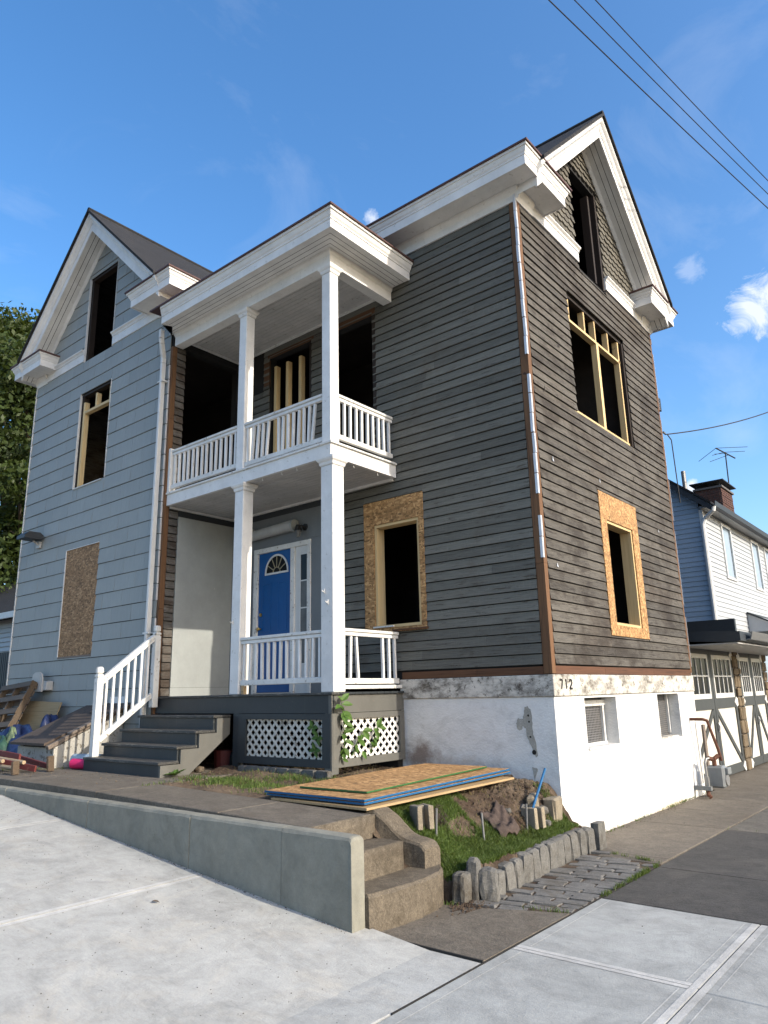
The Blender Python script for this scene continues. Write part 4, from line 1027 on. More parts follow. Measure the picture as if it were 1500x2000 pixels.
# walkway behind the low wall
zw = lambda x, y: -.855-.02*max(0, x+4.2)
wk = struct(MB().add([(-12, -3.5, -1.1), (-.41, -3.5, -1.1), (-.41, -2.6, -1.1), (-3.4, -2.2, -1.1), (-3.4, -1.38, -1.1), (-12, -1.38, -1.1)], [(0, 1, 2, 3, 4, 5)]), 'walkway', 'joint')
xw_ = [-12, -9.6, -7.6, -5.6, -3.62, -1.55, -.405]
for a, b in zip(xw_, xw_[1:]):
    slab_sheet(a+.005, b-.005, -3.52, -2.56 if b < -3 else -2.77, zw, .3, .008).build('slab', 'conc_old', wk)
    if b < -3: slab_sheet(a+.005, b-.005, -2.55, -1.4, zw, .3, .008).build('slab', 'conc_old', wk)
struct(MB().box(-12, XL, -3.4, 12, -1.2, -.7).box(-60, -12.01, -30, 40, -1.2, -.72), 'side_yard', 'soil_light')
# ---- concrete retaining wall
rw = thing('retaining_wall', (-2.8, -3.57, -1.3), 'long low new concrete retaining wall with a rounded top edge', 'wall')
cuts = [-12.5, -8.6, -5.45, -3.53, -1.77, -.58, .16]
for a, b in zip(cuts, cuts[1:]):
    yo, yi, zt_ = -3.655, -3.515, -.925
    pr = [(yo, None), (yo, zt_-.03), (yo+.012, zt_-.008), (yo+.035, zt_), (yi-.03, zt_), (yi-.008, zt_-.008), (yi, zt_-.03), (yi, None)]
    mb = MB(); a2, b2 = a+.003, b-.003; n = len(pr); end = b > 0
    m_ = max(2, int((b2-a2)/.12)); st = [(a2+(b2-a2-(.03 if end else 0))*i/m_, 0) for i in range(m_+1)]
    if end: st += [(b2-.008, .008), (b2, .028)]
    vs = []
    for x, drop in st:
        for y, z in pr: e_ = .0035 if z is not None and z < -.925 else .0015; vs.append((x, y+U(-e_, e_), (z-drop+U(-e_, e_)) if z is not None else apron_z(x)-.12))
    fs = [(i*n+k, i*n+k+1, (i+1)*n+k+1, (i+1)*n+k) for i in range(len(st)-1) for k in range(n-1)]
    fs += [tuple(range(n)), tuple((len(st)-1)*n+k for k in range(n))]
    mb.add(vs, fs).build('wall_panel', 'conc_wall', rw)
def boulder(c, ax, ay, az, h, n=4, k=.55, j=.08):
    """a rough sett: a box cage pulled towards an ellipsoid and knocked about"""
    mb = MB(); A = [Vector(a).normalized() for a in (ax, ay, az)]; idx = {}; c = Vector(c); vs = []
    def vid(i, j_, l):
        if (i, j_, l) not in idx:
            p = Vector((2*i/n-1, 2*j_/n-1, 2*l/n-1)); q = p.normalized()*1.18; r = p.lerp(q, k*(max(abs(p.x), abs(p.y), abs(p.z)) > .9 and sum(abs(t) > .6 for t in p) >= 2))
            r += Vector((U(-j, j), U(-j, j), U(-j, j)*.6)); idx[(i, j_, l)] = len(vs); vs.append(c+A[0]*r.x*h[0]+A[1]*r.y*h[1]+A[2]*r.z*h[2])
        return idx[(i, j_, l)]
    fs = []
    for u in range(n):
        for v in range(n):
            for e in (0, n):
                fs += [(vid(e, u, v), vid(e, u+1, v), vid(e, u+1, v+1), vid(e, u, v+1)), (vid(u, e, v), vid(u+1, e, v), vid(u+1, e, v+1), vid(u, e, v+1)), (vid(u, v, e), vid(u+1, v, e), vid(u+1, v+1, e), vid(u, v+1, e))]
    return mb.add(vs, fs)
# ---- old concrete steps with a curved bottom step and a cheek wall
cs = thing('concrete_steps', (-.1, -3, -1.6), 'three worn brown concrete steps with a curved bottom step', 'steps')
def worn(o):
    return o
def rough_block(x0, x1, y0, y1, z0, z1, n=9, j=.012):
    return boulder(((x0+x1)/2, (y0+y1)/2, (z0+z1)/2), (1, 0, 0), (0, 1, 0), (0, 0, 1), ((x1-x0)/2, (y1-y0)/2, (z1-z0)/2), n, .045, j)
rough_block(-.75, -.395, -3.512, -2.735, -1.62, -.93).build('step', 'conc_step', cs, smooth=True)
rough_block(-.394, -.09, -3.512, -2.735, -1.62, -1.115).build('step', 'conc_step', cs, smooth=True)
arc = [(-.42, -3.512), (.19, -3.512), (.225, -3.3), (.242, -3.1), (.245, -2.9), (.23, -2.74), (.2, -2.62), (.15, -2.52), (.08, -2.45), (-.02, -2.415), (-.42, -2.45)]
m = MB()
arc = [(p[0]+(q[0]-p[0])*k/3+U(-.006, .006), p[1]+(q[1]-p[1])*k/3+U(-.006, .006)) for p, q in zip(arc, arc[1:]+arc[:1]) for k in range(3)]
ins = [(p[0]-(p[0]+.1)*.045-U(0, .006), p[1]-(p[1]+3)*.02) for p in arc]
n = len(arc); vs = [(x+U(-.008, .008), y, -1.64) for x, y in arc] + [(x, y, -1.352+U(-.006, .004)) for x, y in arc] + [(x, y, -1.33+U(-.003, .002)) for x, y in ins]
m.add(vs, [(i, (i+1) % n, n+(i+1) % n, n+i) for i in range(n)] + [(n+i, n+(i+1) % n, 2*n+(i+1) % n, 2*n+i) for i in range(n)] + [tuple(range(2*n, 3*n))]).build('bottom_step', 'conc_step', cs)
# cheek: falls from the walkway, dips and flattens
prof = [(-.5, -.905), (-.42, -.90), (-.34, -.95), (-.26, -1.03), (-.2, -1.085), (-.14, -1.11), (-.05, -1.125), (.02, -1.145), (.05, -1.17), (.055, -1.45), (-.5, -1.5)]
def chk(p, a):
    t = (p[0]+.5)/.53; yy = a + .03*math.sin(t*3.1) + .13*max(0, t-.25)
    return (p[0], yy, p[1])
def cheek():
    xs = [-.5+.555*i/22 for i in range(23)]; zt_ = np.interp(xs, [-.5, -.42, -.34, -.26, -.2, -.14, -.05, .02, .055], [-.905, -.9, -.95, -1.03, -1.085, -1.112, -1.125, -1.14, -1.185])
    lay = [(-2.742, .26), (-2.742, .03), (-2.73, .008), (-2.7, 0), (-2.63, -.002), (-2.56, 0), (-2.532, .008), (-2.52, .03), (-2.52, .26)]
    vs = []
    for i, x in enumerate(xs):
        for k, (y, dz) in enumerate(lay):
            e = .0008; z = zt_[i]-dz if k not in (0, len(lay)-1) else -1.5
            p = chk((x+U(-e, e)*.5, z+U(-e, e)), y+U(-e, e)); vs.append(p)
    n = len(lay); m = len(xs)
    fs = [(i*n+k, i*n+k+1, (i+1)*n+k+1, (i+1)*n+k) for i in range(m-1) for k in range(n-1)]
    fs += [tuple(range(n)), tuple((m-1)*n+k for k in range(n))]
    MB().add(vs, fs).build('cheek_wall', 'conc_step', cs)
cheek()

# ================================================================ GARDEN BED
def sm(a, b, t): t = max(0, min(1, (t-a)/(b-a))); return t*t*(3-2*t)
def bed_edge(y): return float(np.interp(y, [-2.5, -2.36, -2.2, -2.1, -1.5, -1., -.5, .1], [.06, .15, .21, .26, .27, .24, .205, .21]))
def lawn_h(x, y):
    e0 = -.62+.42*sm(-1.4, 0, y); e1 = .2
    h = -.87-.02*max(0, min(3.5, x+4.2)) - .43*sm(e0, e1, x)
    h += .02*math.exp(-((x+.1)**2+(y+.75)**2)/.08) - .06*math.exp(-((x+.25)**2+(y+1.95)**2)/.03)
    if x < -.6: h += .05*sm(-1.9, -1.45, y)
    h += .012*math.sin(x*9+y*4)+.01*math.sin(y*13-x*5)
    if x > -.5: h -= .1*sm(-2.25, -2.5, y)*sm(-.5, -.2, x)
    k = max(sm(bed_edge(y)+.05, bed_edge(y)+.1, x), sm(-2.44, -2.5, y)*sm(-.06, .02, x))
    return h*(1-k)-1.62*k
def heightfield(x0, x1, y0, y1, nx_, ny_, f):
    mb = MB(); vs = []
    for j in range(ny_+1):
        for i in range(nx_+1):
            x = x0+(x1-x0)*i/nx_; y = y0+(y1-y0)*j/ny_; vs.append((x, y, f(x, y)))
    return mb.add(vs, [(j*(nx_+1)+i, j*(nx_+1)+i+1, (j+1)*(nx_+1)+i+1, (j+1)*(nx_+1)+i) for j in range(ny_) for i in range(nx_)])
def bedz(x, y): return lawn_h(x, y)+random.uniform(-.016, .016)*(.4 if x < -.6 else 1)
def bed_mat():
    t = NT('garden_soil'); a = t.noise(3, None, 8, .7)
    col = t.mix(t.ramp(t.noise(1.6, None, 4), [(.42, 0), (.6, 1)]), t.ramp(a, [(.3, (.036, .023, .015)), (.7, (.085, .056, .036))]), t.ramp(a, [(.3, (.09, .065, .042)), (.7, (.17, .125, .085))]))
    t.bump(t.math('ADD', t.noise(40, None, 7), t.noise(130, None, 3)), .9, .02); return t.done(col, .95)
M['bed'] = bed_mat()
struct(heightfield(-4.12, .42, -2.775, .0, 190, 110, bedz), 'garden_bed', 'bed')
struct(heightfield(XW+.1, -4.0, -1.44, -.2, 20, 16, lambda x, y: -.86+U(-.01, .015)), 'crawl_ground', 'bed')
# grass
def blades(name, pts, mat, h0, h1, w, lean=.5):
    n = len(pts); P = np.array(pts); ang = rng.uniform(0, 2*np.pi, n); H = rng.uniform(h0, h1, n); ln = rng.uniform(.1, lean, n)*H; la = rng.uniform(0, 2*np.pi, n); Wd = w*rng.uniform(.6, 1.3, n)
    c, s = np.cos(ang)*Wd, np.sin(ang)*Wd; lx, ly = np.cos(la)*ln, np.sin(la)*ln
    v = np.zeros((n, 5, 3))
    v[:, 0] = P - np.stack([c, s, np.full(n, .004)], 1); v[:, 1] = P + np.stack([c, s, np.full(n, -.004)], 1)
    mid = P + np.stack([lx*.35, ly*.35, H*.6], 1); v[:, 2] = mid + np.stack([c*.75, s*.75, 0*c], 1); v[:, 3] = mid - np.stack([c*.75, s*.75, 0*c], 1)
    v[:, 4] = P + np.stack([lx, ly, H*.97], 1)
    mb = MB(); mb.v = v.reshape(-1, 3).tolist(); mb.f = [q for i in range(n) for q in ((5*i, 5*i+1, 5*i+2, 5*i+3), (5*i+3, 5*i+2, 5*i+4))]
    o = mb.build(name, mat, None, fix=False); o['kind'] = 'stuff'; return o
def nz(x, y, s=1.): return math.sin(x*3.1*s+1.3*math.sin(y*2.3*s))*math.cos(y*2.7*s+1.1*math.sin(x*3.7*s))
gp, dp = [], []
while len(gp) < 40000:
    x, y = U(-1.1, .3), U(-2.6, -.1)
    if x > bed_edge(y)+.035 or (x > -.45 and y < -2.44): continue
    dens = sm(-.22, .05, x+.12*nz(x, y, 1.7)) if y > -2.2 else sm(-.5, -.1, x)
    if y < -1.1 and x < -.2: dens = max(dens, .8*sm(-.05, .25, nz(x*1.3+.5, y*1.1)))*(1 if x > -.9 else .6)
    if -1.25 < y < -.25 and x < .12: dens *= sm(-.02, .12, x)
    if y < -1.5: dens = max(dens, .85*sm(-.75, -.5, x))
    if ((x+.2)/.11)**2+((y+1.72)/.17)**2 < 1+.4*nz(x, y, 6): dens *= .06
    if random.random() < dens: gp.append((x, y, lawn_h(x, y)))
blades('lawn_grass', gp, 'grass', .02, .06, .003, 1.1)
gp2 = []
while len(gp2) < 4200:
    x, y = U(-3.9, -1.6), U(-2.6, -1.5)
    d = math.exp(-((x+3.1)**2/.35+(y+2.15)**2/.035)) + .8*math.exp(-((x+1.9)**2/.12+(y+2.2)**2/.08)) + .5*math.exp(-((x+2.5)**2/.3+(y+1.65)**2/.02))
    if random.random() < d*(.6+.4*nz(x, y, 3)): gp2.append((x, y, lawn_h(x, y)))
blades('bed_grass', gp2, 'grass', .02, .06, .0034, 1.)
gd = []
while len(gd) < 2600:
    x, y = U(-3.9, .1), U(-2.6, -.3)
    if random.random() < .25+.5*nz(x*1.4, y*1.2): gd.append((x, y, lawn_h(x, y)))
blades('dry_grass', gd, 'grass_dry', .015, .05, .003, 1.2)
# weeds in paving joints
wp = []
for (a, b, n) in (((1.118, -1.65), (1.118, -.3), 500), ((.75, -2.3), (1.1, -2.2), 60), ((.5, -.05), (1.1, -.2), 160), ((.05, .6), (.03, 5), 260), ((-3.6, -3.0), (-3.6, -2.1), 120), ((-6, -2.2), (-7.5, -3.4), 120), ((.02, -2.55), (.3, -2.55), 40), ((1.13, 2.0), (2.9, 2.0), 60)):
    for i in range(n):
        t = random.random(); t = t if nz(t*9+a[0]*3, a[1]*2) > -.2 else random.random()*.2+.6
        x = a[0]+(b[0]-a[0])*t+random.gauss(0, .012); y = a[1]+(b[1]-a[1])*t+random.gauss(0, .012)
        wp.append((x, y, zw(x, y) if x < -2 else -1.597))
blades('joint_weeds', wp, 'grass', .012, .05, .003, 1.2)
# pebbles and crumbs
def rubble(name, n, gen, r0, r1, mat):
    mb = MB()
    for i in range(n):
        x, y, z = gen(); r = U(r0, r1); ax = [U(.6, 1.3)*r for _ in range(3)]
        vs = [(x+ax[0]*U(.6, 1), y, z), (x-ax[0]*U(.6, 1), y, z), (x, y+ax[1], z), (x, y-ax[1], z), (x+U(-.3, .3)*r, y, z+ax[2]*.8), (x, y, z-r*.4)]
        mb.add(vs, [(0, 2, 4), (2, 1, 4), (1, 3, 4), (3, 0, 4), (2, 0, 5), (1, 2, 5), (3, 1, 5), (0, 3, 5)])
    o = mb.build(name, mat, None, fix=False); o['kind'] = 'stuff'; return o
def g1():
    x, y = U(-4, .2), U(-2.6, -.05); return (x, y, lawn_h(x, y)+.003)
rubble('gravel', 900, g1, .004, .016, 'soil_light')
def g3():
    x, y = random.gauss(-.12, .16), -abs(random.gauss(0, .5))-.05; return (x, y, lawn_h(x, y)+.004)
rubble('earth_clods', 420, g3, .006, .026, 'bed')
rubble('concrete_crumbs', 300, lambda: (abs(random.gauss(0, .09))+.02, U(.3, 5), -1.594), .004, .014, 'conc_old')
rubble('pavement_grit', 260, lambda: (U(.3, 3), U(-2.4, 4), -1.592), .002, .007, 'granite')
rubble('foot_debris', 220, lambda: (random.gauss(.36, .07), random.gauss(-2.5, .1), -1.588), .005, .016, 'bed')
rubble('walkway_debris', 260, lambda: (U(-8, -4), U(-3.3, -1.6), -.85), .004, .012, 'soil_light')

# ================================================================ COBBLES AND EDGING
cb = MB().prism([(.2, -2.62), (.35, -2.56), (.75, -2.355), (1.11, -2.21), (1.11, -.22), (.46, -.22), (.44, .02), (.1, .02)], lambda p, a: (p[0], p[1], a), -1.75, -1.602)
cobp = struct(cb, 'cobble_paving', 'bed')
def cob(c, hx, hy, hz, rot):
    a = Vector((math.cos(rot), math.sin(rot), U(-.02, .02))); b = Vector((-math.sin(rot), math.cos(rot), U(-.03, .03)))
    return boulder(c, a, b, a.cross(b), (hx, hy, hz), 3, .2, .09)
y = -2.6; row = 0
while y < .0:
    h = U(.10, .135); x = .2 + (0 if row % 2 else -.13) + U(-.03, .03)
    while x < 1.0:
        wd = U(.22, .36); x1_ = min(x+wd, 1.106)
        if 1.106-x1_ < .1: x1_ = 1.106
        xc, yc = (x+x1_)/2, y+h/2 + (x-.6)*.18
        lo = -2.54+(xc-.2)*.36
        if lo+.04 < yc < -.02 and (yc < -.28 or xc < .44) and xc > .36:
            cob((xc, yc, -1.628+U(-.005, .005)+.03*max(0, (.62-xc))), (x1_-x)/2-.004, h/2-.004, .036, .17+U(-.03, .03)).build('cobble', 'cobble', cobp)
        x = x1_+.001
        if x > 1.1: break
    y += h+.002; row += 1
line = [(.255, -2.41, .15, .24, .1), (.3, -2.285, .12, .33, .2), (.395, -2.21, .18, .25, .45), (.36, -2.03, .13, .2, .1), (.35, -1.865, .15, .23, .0), (.345, -1.7, .15, .23, .1), (.335, -1.53, .16, .25, -.1),
        (.325, -1.355, .16, .25, .1), (.31, -1.175, .17, .26, 0), (.3, -.99, .17, .26, .1), (.285, -.805, .17, .26, -.1), (.275, -.625, .17, .26, .05), (.275, -.445, .17, .26, 0), (.28, -.265, .17, .26, .1), (.29, -.085, .17, .25, 0)]
words = ['dark stone set upright against the curved concrete step', 'tallest upright granite sett in the lawn border', 'broad granite sett leaning out at the front of the lawn border', 'small low granite sett beside the broad leaning one',
         'fifth upright sett in the lawn border from the curved step', 'sixth upright sett in the lawn border from the curved step', 'seventh upright sett in the lawn border from the curved step', 'eighth upright sett in the lawn border from the curved step',
         'ninth upright sett in the lawn border from the curved step', 'tenth upright sett in the lawn border from the curved step', 'eleventh upright sett in the lawn border from the curved step', 'fifth upright sett in the lawn border from the house corner',
         'fourth upright sett in the lawn border from the house corner', 'third upright sett in the lawn border from the house corner', 'second upright sett in the lawn border from the house corner']
for (x, y, w, h, r), wd in zip(line, words):
    a = Vector((math.cos(r), math.sin(r), U(-.02, .08))); b = Vector((-math.sin(r), math.cos(r), U(-.07, .07)))
    solo(boulder((x, y, -1.62+h/2-.015), a, b, a.cross(b), (w*.42, w/2+.004, h/2+.025), 4, .5, .07), 'edging_stone', 'granite', wd, 'stone', 'upright setts edging the lawn')
solo(boulder((.345, .11, -1.475), (1, 0, .05), (0, 1, 0), (0, 0, 1), (.045, .09, .15), 4, .1, .03), 'edging_stone', 'granite', 'squared flat-faced sett ending the lawn border at the white wall', 'stone', 'upright setts edging the lawn')
# small stones under the front lattice
x = -3.8; k = 0
ss = thing('skirt_stones', (-3, -1.42, -.88), 'row of small grey stones under the porch lattice', 'stones')
while x < -2.3:
    w = U(.14, .24); boulder((x+w/2, PY-.045, -.84), (1, U(-.05, .05), 0), (0, 1, 0), (0, 0, 1), (w/2-.004, .05, .06), 3, .4, .06).build('stone', 'granite', ss); x += w

# ================================================================ SHEET STACK
def sheet(name, x0, x1, y0, y1, z, t, rot, mats, label, tilt=0.):
    o = thing(name, ((x0+x1)/2, (y0+y1)/2, z), label, 'board', 'sheets stacked on the lawn')
    c = Vector(((x0+x1)/2, (y0+y1)/2, z+t/2)); a = Vector((math.cos(rot), math.sin(rot), 0)); b = Vector((-math.sin(rot), math.cos(rot), tilt)).normalized(); nn = a.cross(b)
    hx, hy = (x1-x0)/2, (y1-y0)/2
    MB().obox(c, a, b, nn, (hx-.004, hy-.004, t/2)).build('panel', mats[0], o)
    e = MB()
    for s_ in (-1, 1):
        e.obox(c+a*s_*(hx-.002), a, b, nn, (.0025, hy, t/2-.0015)); e.obox(c+b*s_*(hy-.002), a, b, nn, (hx-.005, .0025, t/2-.0015))
    e.build('edge_band', mats[1], o)
    return o
sheet('plywood_sheet', -1.68, -.42, -2.78, -.32, -.895, .022, -.02, ('ply_face', 'ply_edge'), 'bottom pale plywood sheet of the stack on the lawn', .008)
sp_ = [(-.62, -2.25), (-.68, -1.45), (-.7, -.75)]
for i, (x, y) in enumerate(sp_):
    solo(B(x-.05, x+.03, y-.04, y+.04, -.8725, -.8565), 'spacer_block', 'ply_edge', ['first', 'second', 'third'][i]+' small wood spacer from the walkway end, under the blue-edged boards', 'block', 'spacers between the sheets')
sheet('osb_sheet', -1.80, -.515, -2.74, -.2, -.856, .02, .0, ('osb', 'sheet_blue'), 'lower of two blue-edged osb sheets in the stack', .012)
sheet('osb_sheet', -1.82, -.525, -2.755, -.18, -.828, .02, .012, ('osb', 'sheet_blue'), 'upper of two blue-edged osb sheets in the stack', .012)
sheet('osb_sheet', -1.6, -.74, -2.5, -.3, -.800, .018, .03, ('osb', 'sheet_green'), 'topmost smaller osb sheet with a green edge on the stack', .014)
# ================================================================ THINGS IN THE BED
def lz(x, y): return lawn_h(x, y)
for (x, y, h, lab, ti) in ((-.17, -2.17, .3, 'thin metal conduit stake beside the pale cement block by the steps', .02), (-.03, -1.58, .3, 'thin metal conduit stake beside the brown fabric bundle', -.02), (.03, -.88, .28, 'thin metal conduit stake nearest the white wall', .015)):
    z = lz(x, y); solo(MB().tube([(x, y, z-.1), (x+ti, y, z+h*.85)], .011, 10), 'metal_stake', 'pipe_grey', lab, 'stake', 'conduit stakes in the bed')
z = lz(.02, -.8)
solo(MB().tube([(.03, -.78, z+.1), (-.02, -.3, -.76)], .014, 10), 'blue_pipe', 'sheet_blue', 'bright blue stick leaning at the white wall corner', 'stick')
def cblock(x, y, z, rot, label):
    m = MB(); a = Vector((math.cos(rot), math.sin(rot), .05)); b = Vector((-math.sin(rot), math.cos(rot), 0)); n = a.cross(b)
    c = Vector((x, y, z))
    m.obox(c, a, b, n, (.09, .025, .1), .006); m.obox(c+b*.11, a, b, n, (.09, .025, .1), .006); m.obox(c+b*.055-a*.03, a, b, n, (.03, .031, .098), .004); m.jitter(.004)
    solo(m, 'cement_block', 'block', label, 'block', 'broken cement blocks in the bed')
cblock(-.3, -2.28, lz(-.3, -2.28)+.07, -.5, 'pale broken cement block behind the step cheek wall')
cblock(.02, -.78, lz(.02, -.78)+.07, -.2, 'broken cement block standing beside the blue stick')
m = MB().box(-.05, .1, -.36, -.18, -1.34, -1.05, c=.02).jitter(.012); solo(m, 'cement_block', 'block', 'brown broken block lying at the foot of the house corner', 'block', 'broken cement blocks in the bed')
m = MB().obox((-.06, -.55, lz(-.06, -.55)+.06), (1, .3, .1), (-.3, 1, .2), (0, -.2, 1), (.04, .1, .11), .012).jitter(.008); solo(m, 'cement_block', 'block', 'dirty upright block fragment between blue stick and house corner', 'block', 'broken cement blocks in the bed')
def rockpile():
    for i, (x, y, r) in enumerate(((-.02, -.42, .07), (-.1, -.68, .06), (.06, -.5, .05), (-.14, -.95, .045))):
        m = MB().ball((x, y, lz(x, y)+.02), r, r*.8, r*.7, 7, 5).jitter(r*.2)
        solo(m, 'rock', 'granite', ['largest', 'second largest', 'third largest', 'smallest'][i]+' dark rock in the earth near the house corner', 'rock', 'rocks near the house corner')
rockpile()
# bundled weed fabric: a bent, thick sheet of felt
def fabric():
    mb = MB(); nu, nv = 20, 14; pts = []
    for j in range(nv+1):
        for i in range(nu+1):
            u, v = i/nu, j/nv
            x = -.26+.3*u+.03*math.sin(v*3); y = -1.3+.34*v-.08*u
            rim = math.exp(-((u-.86)/.16)**2)*.06*sm(0, .25, v)+.02*math.sin(u*3.1)
            z = lz(min(x, .1), y)+.035+rim+.012*math.sin(u*17+v*9)+.01*math.sin(v*23-u*5)
            pts.append((x+U(-.004, .004), y+U(-.004, .004), z+U(-.003, .003)))
    top = len(pts); pts2 = [(x, y, z-.02) for x, y, z in pts]
    fs = [(j*(nu+1)+i, j*(nu+1)+i+1, (j+1)*(nu+1)+i+1, (j+1)*(nu+1)+i) for j in range(nv) for i in range(nu)]
    fs2 = [tuple(top+k for k in q[::-1]) for q in fs]
    per = list(range(nu+1)) + [j*(nu+1)+nu for j in range(1, nv+1)] + [nv*(nu+1)+i for i in range(nu-1, -1, -1)] + [j*(nu+1) for j in range(nv-1, 0, -1)]
    fs3 = [(per[k], top+per[k], top+per[(k+1) % len(per)], per[(k+1) % len(per)]) for k in range(len(per))]
    mb.add(pts+pts2, fs+fs2+fs3)
    solo(mb, 'weed_fabric', 'fabric', 'crumpled brown fabric sheet lying on the bank with a rolled rim', 'fabric', smooth=True)
fabric()
# dead grey grass clump
m = MB()
for i in range(60):
    a = U(0, 6.28); x, y = -.33+U(-.06, .06), -1.95+U(-.06, .06); z = lz(x, y)
    m.tube([(x, y, z-.02), (x+.05*math.cos(a), y+.05*math.sin(a), z+U(.05, .12)), (x+.12*math.cos(a), y+.12*math.sin(a), z+U(-.03, .08))], [.004, .003, .001], 4)
solo(m, 'dead_shrub', 'fabric', 'grey withered clump on the bank below the sheet stack', 'plant')
# ================================================================ PLANT ON THE LATTICE
def leaf(mb, p, d, n, L, w):
    d = Vector(d).normalized(); n = Vector(n).normalized(); s_ = d.cross(n).normalized(); n = s_.cross(d)
    st = [(0, .05), (.2, .75), (.45, 1.), (.7, .72), (.9, .25), (1., 0)]
    vs = []; P = Vector(p)
    for t, k in st:
        c = P+d*L*t-n*L*.22*t*t
        vs += [c-s_*w*k+n*w*k*.35, c-n*.002, c+s_*w*k+n*w*k*.35]
    fs = []
    for i in range(len(st)-1):
        b = 3*i; fs += [(b, b+1, b+4, b+3), (b+1, b+2, b+5, b+4)]
    mb.add(vs, fs)
pl = thing('lattice_plant', (PX+.05, PY+.1, -.8), 'young broad-leaved green plant growing up the porch lattice corner', 'plant')
stems = [[(PX-.03, PY+.14, -.78), (PX+.06, PY+.16, -.5), (PX+.07, PY+.13, -.2), (PX+.08, PY+.09, .0)], [(PX-.03, PY+.35, -.7), (PX+.04, PY+.4, -.5), (PX+.06, PY+.5, -.36)], [(PX-.03, PY+.7, -.7), (PX+.03, PY+.72, -.5), (PX+.05, PY+.78, -.33)]]
for s_ in stems: MB().tube(s_, [.007, .006, .005, .003][:len(s_)], 6).build('stem', 'vine', pl)
def lf_(p, d, L):
    L *= .82; mb = MB(); leaf(mb, p, d, (.7+U(-.2, .2), -.5+U(-.3, .3), .7), L, L*.27); mb.build('leaf', 'vine', pl, fix=False)
for k, (p, d, L) in enumerate([((PX+.08, PY+.09, .0), (.3, .5, .6), .17), ((PX+.08, PY+.09, .0), (.3, -.6, .5), .13), ((PX+.08, PY+.1, -.04), (.5, .9, .1), .18), ((PX+.08, PY+.1, -.06), (.3, -1, .0), .19), ((PX+.07, PY+.12, -.12), (.5, .6, -.6), .2), ((PX+.07, PY+.12, -.16), (.6, -.1, -.7), .16),
      ((PX+.07, PY+.14, -.26), (.5, .8, -.2), .17), ((PX+.06, PY+.15, -.36), (.5, .6, .3), .18), ((PX+.06, PY+.15, -.38), (.5, -.5, -.3), .15), ((PX+.06, PY+.16, -.46), (.5, .9, -.3), .17), ((PX+.05, PY+.16, -.54), (.5, .2, -.7), .15), ((PX+.05, PY+.15, -.6), (.5, -.4, -.4), .12),
      ((PX+.06, PY+.5, -.36), (.4, .8, .1), .16), ((PX+.06, PY+.5, -.36), (.5, .3, -.8), .17), ((PX+.05, PY+.45, -.42), (.5, -.7, -.4), .14), ((PX+.05, PY+.42, -.46), (.5, .5, -.6), .15),
      ((PX+.05, PY+.78, -.33), (.3, .2, .8), .16), ((PX+.05, PY+.78, -.33), (.5, .9, -.1), .17), ((PX+.05, PY+.78, -.35), (.5, -.9, -.2), .15), ((PX+.05, PY+.76, -.38), (.5, -.2, -.8), .13), ((PX+.04, PY+.5, -.6), (.5, .1, -.8), .13), ((PX+.04, PY+.14, -.66), (.5, .4, -.3), .1)]): lf_(p, d, L)
for s_ in stems:
    for k in range(9):
        t = U(.15, .98)*(len(s_)-1); i = min(int(t), len(s_)-2); p = Vector(s_[i]).lerp(Vector(s_[i+1]), t-i); lf_(p, (U(.2, .7), U(-1, 1), U(-.8, .6)), U(.07, .13))
for (x, z) in ((-2.5, -.3), (-2.42, -.42), (-2.46, -.56)):
    for a in range(4):
        mb = MB(); leaf(mb, (x, PY-.005, z), (math.cos(a*1.6+.4), -.35, math.sin(a*1.6)), (0, -1, .4), .1, .028); mb.build('leaf', 'vine', pl, fix=False)
def weed(x, y, z, n, L, label):
    o = thing('weed', (x, y, z), label, 'plant')
    for i in range(n):
        a = i*2.4; mb = MB(); leaf(mb, (x, y, z+.01), (math.cos(a), math.sin(a), U(.2, .9)), (math.cos(a)*-.3, math.sin(a)*-.3, 1), L*U(.7, 1.2), L*.25); mb.build('leaf', 'vine', o, fix=False)
weed(-4.0, -2.28, -.85, 9, .13, 'leafy green weed at the foot of the wooden steps')
# ================================================================ UNDER THE STEPS
solo(MB().tube([(-4.3, -1.3, -.85), (-4.3, -1.3, -.62)], [.13, .15], 14), 'plastic_tub', 'plastic_red', 'red plastic tub under the wooden steps', 'tub')
solo(MB().tube([(-3.98, -1.3, -.86), (-3.98, -1.3, -.62), (-3.98, -1.3, -.56), (-3.98, -1.3, -.52)], [.06, .06, .025, .022], 12), 'plastic_bottle', 'hose_bottle', 'cloudy plastic bottle standing under the porch beside the steps', 'bottle')
solo(MB().tube([(-4.14, -1.28, -.86), (-4.14, -1.28, -.7), (-4.14, -1.28, -.64)], [.05, .05, .02], 10), 'plastic_bottle', 'glassm', 'dark bottle in the shade under the porch', 'bottle')
solo(MB().ball((-4.2, -1.78, -.83), .09, .06, .04, 8, 6).jitter(.01), 'rock', 'soil_light', 'tan rock in front of the red tub', 'rock')
solo(MB().ball((-4.5, -1.9, -.83), .07, .06, .04, 8, 6).jitter(.01), 'rock', 'conc_old', 'grey rock behind the wooden steps stringer', 'rock')
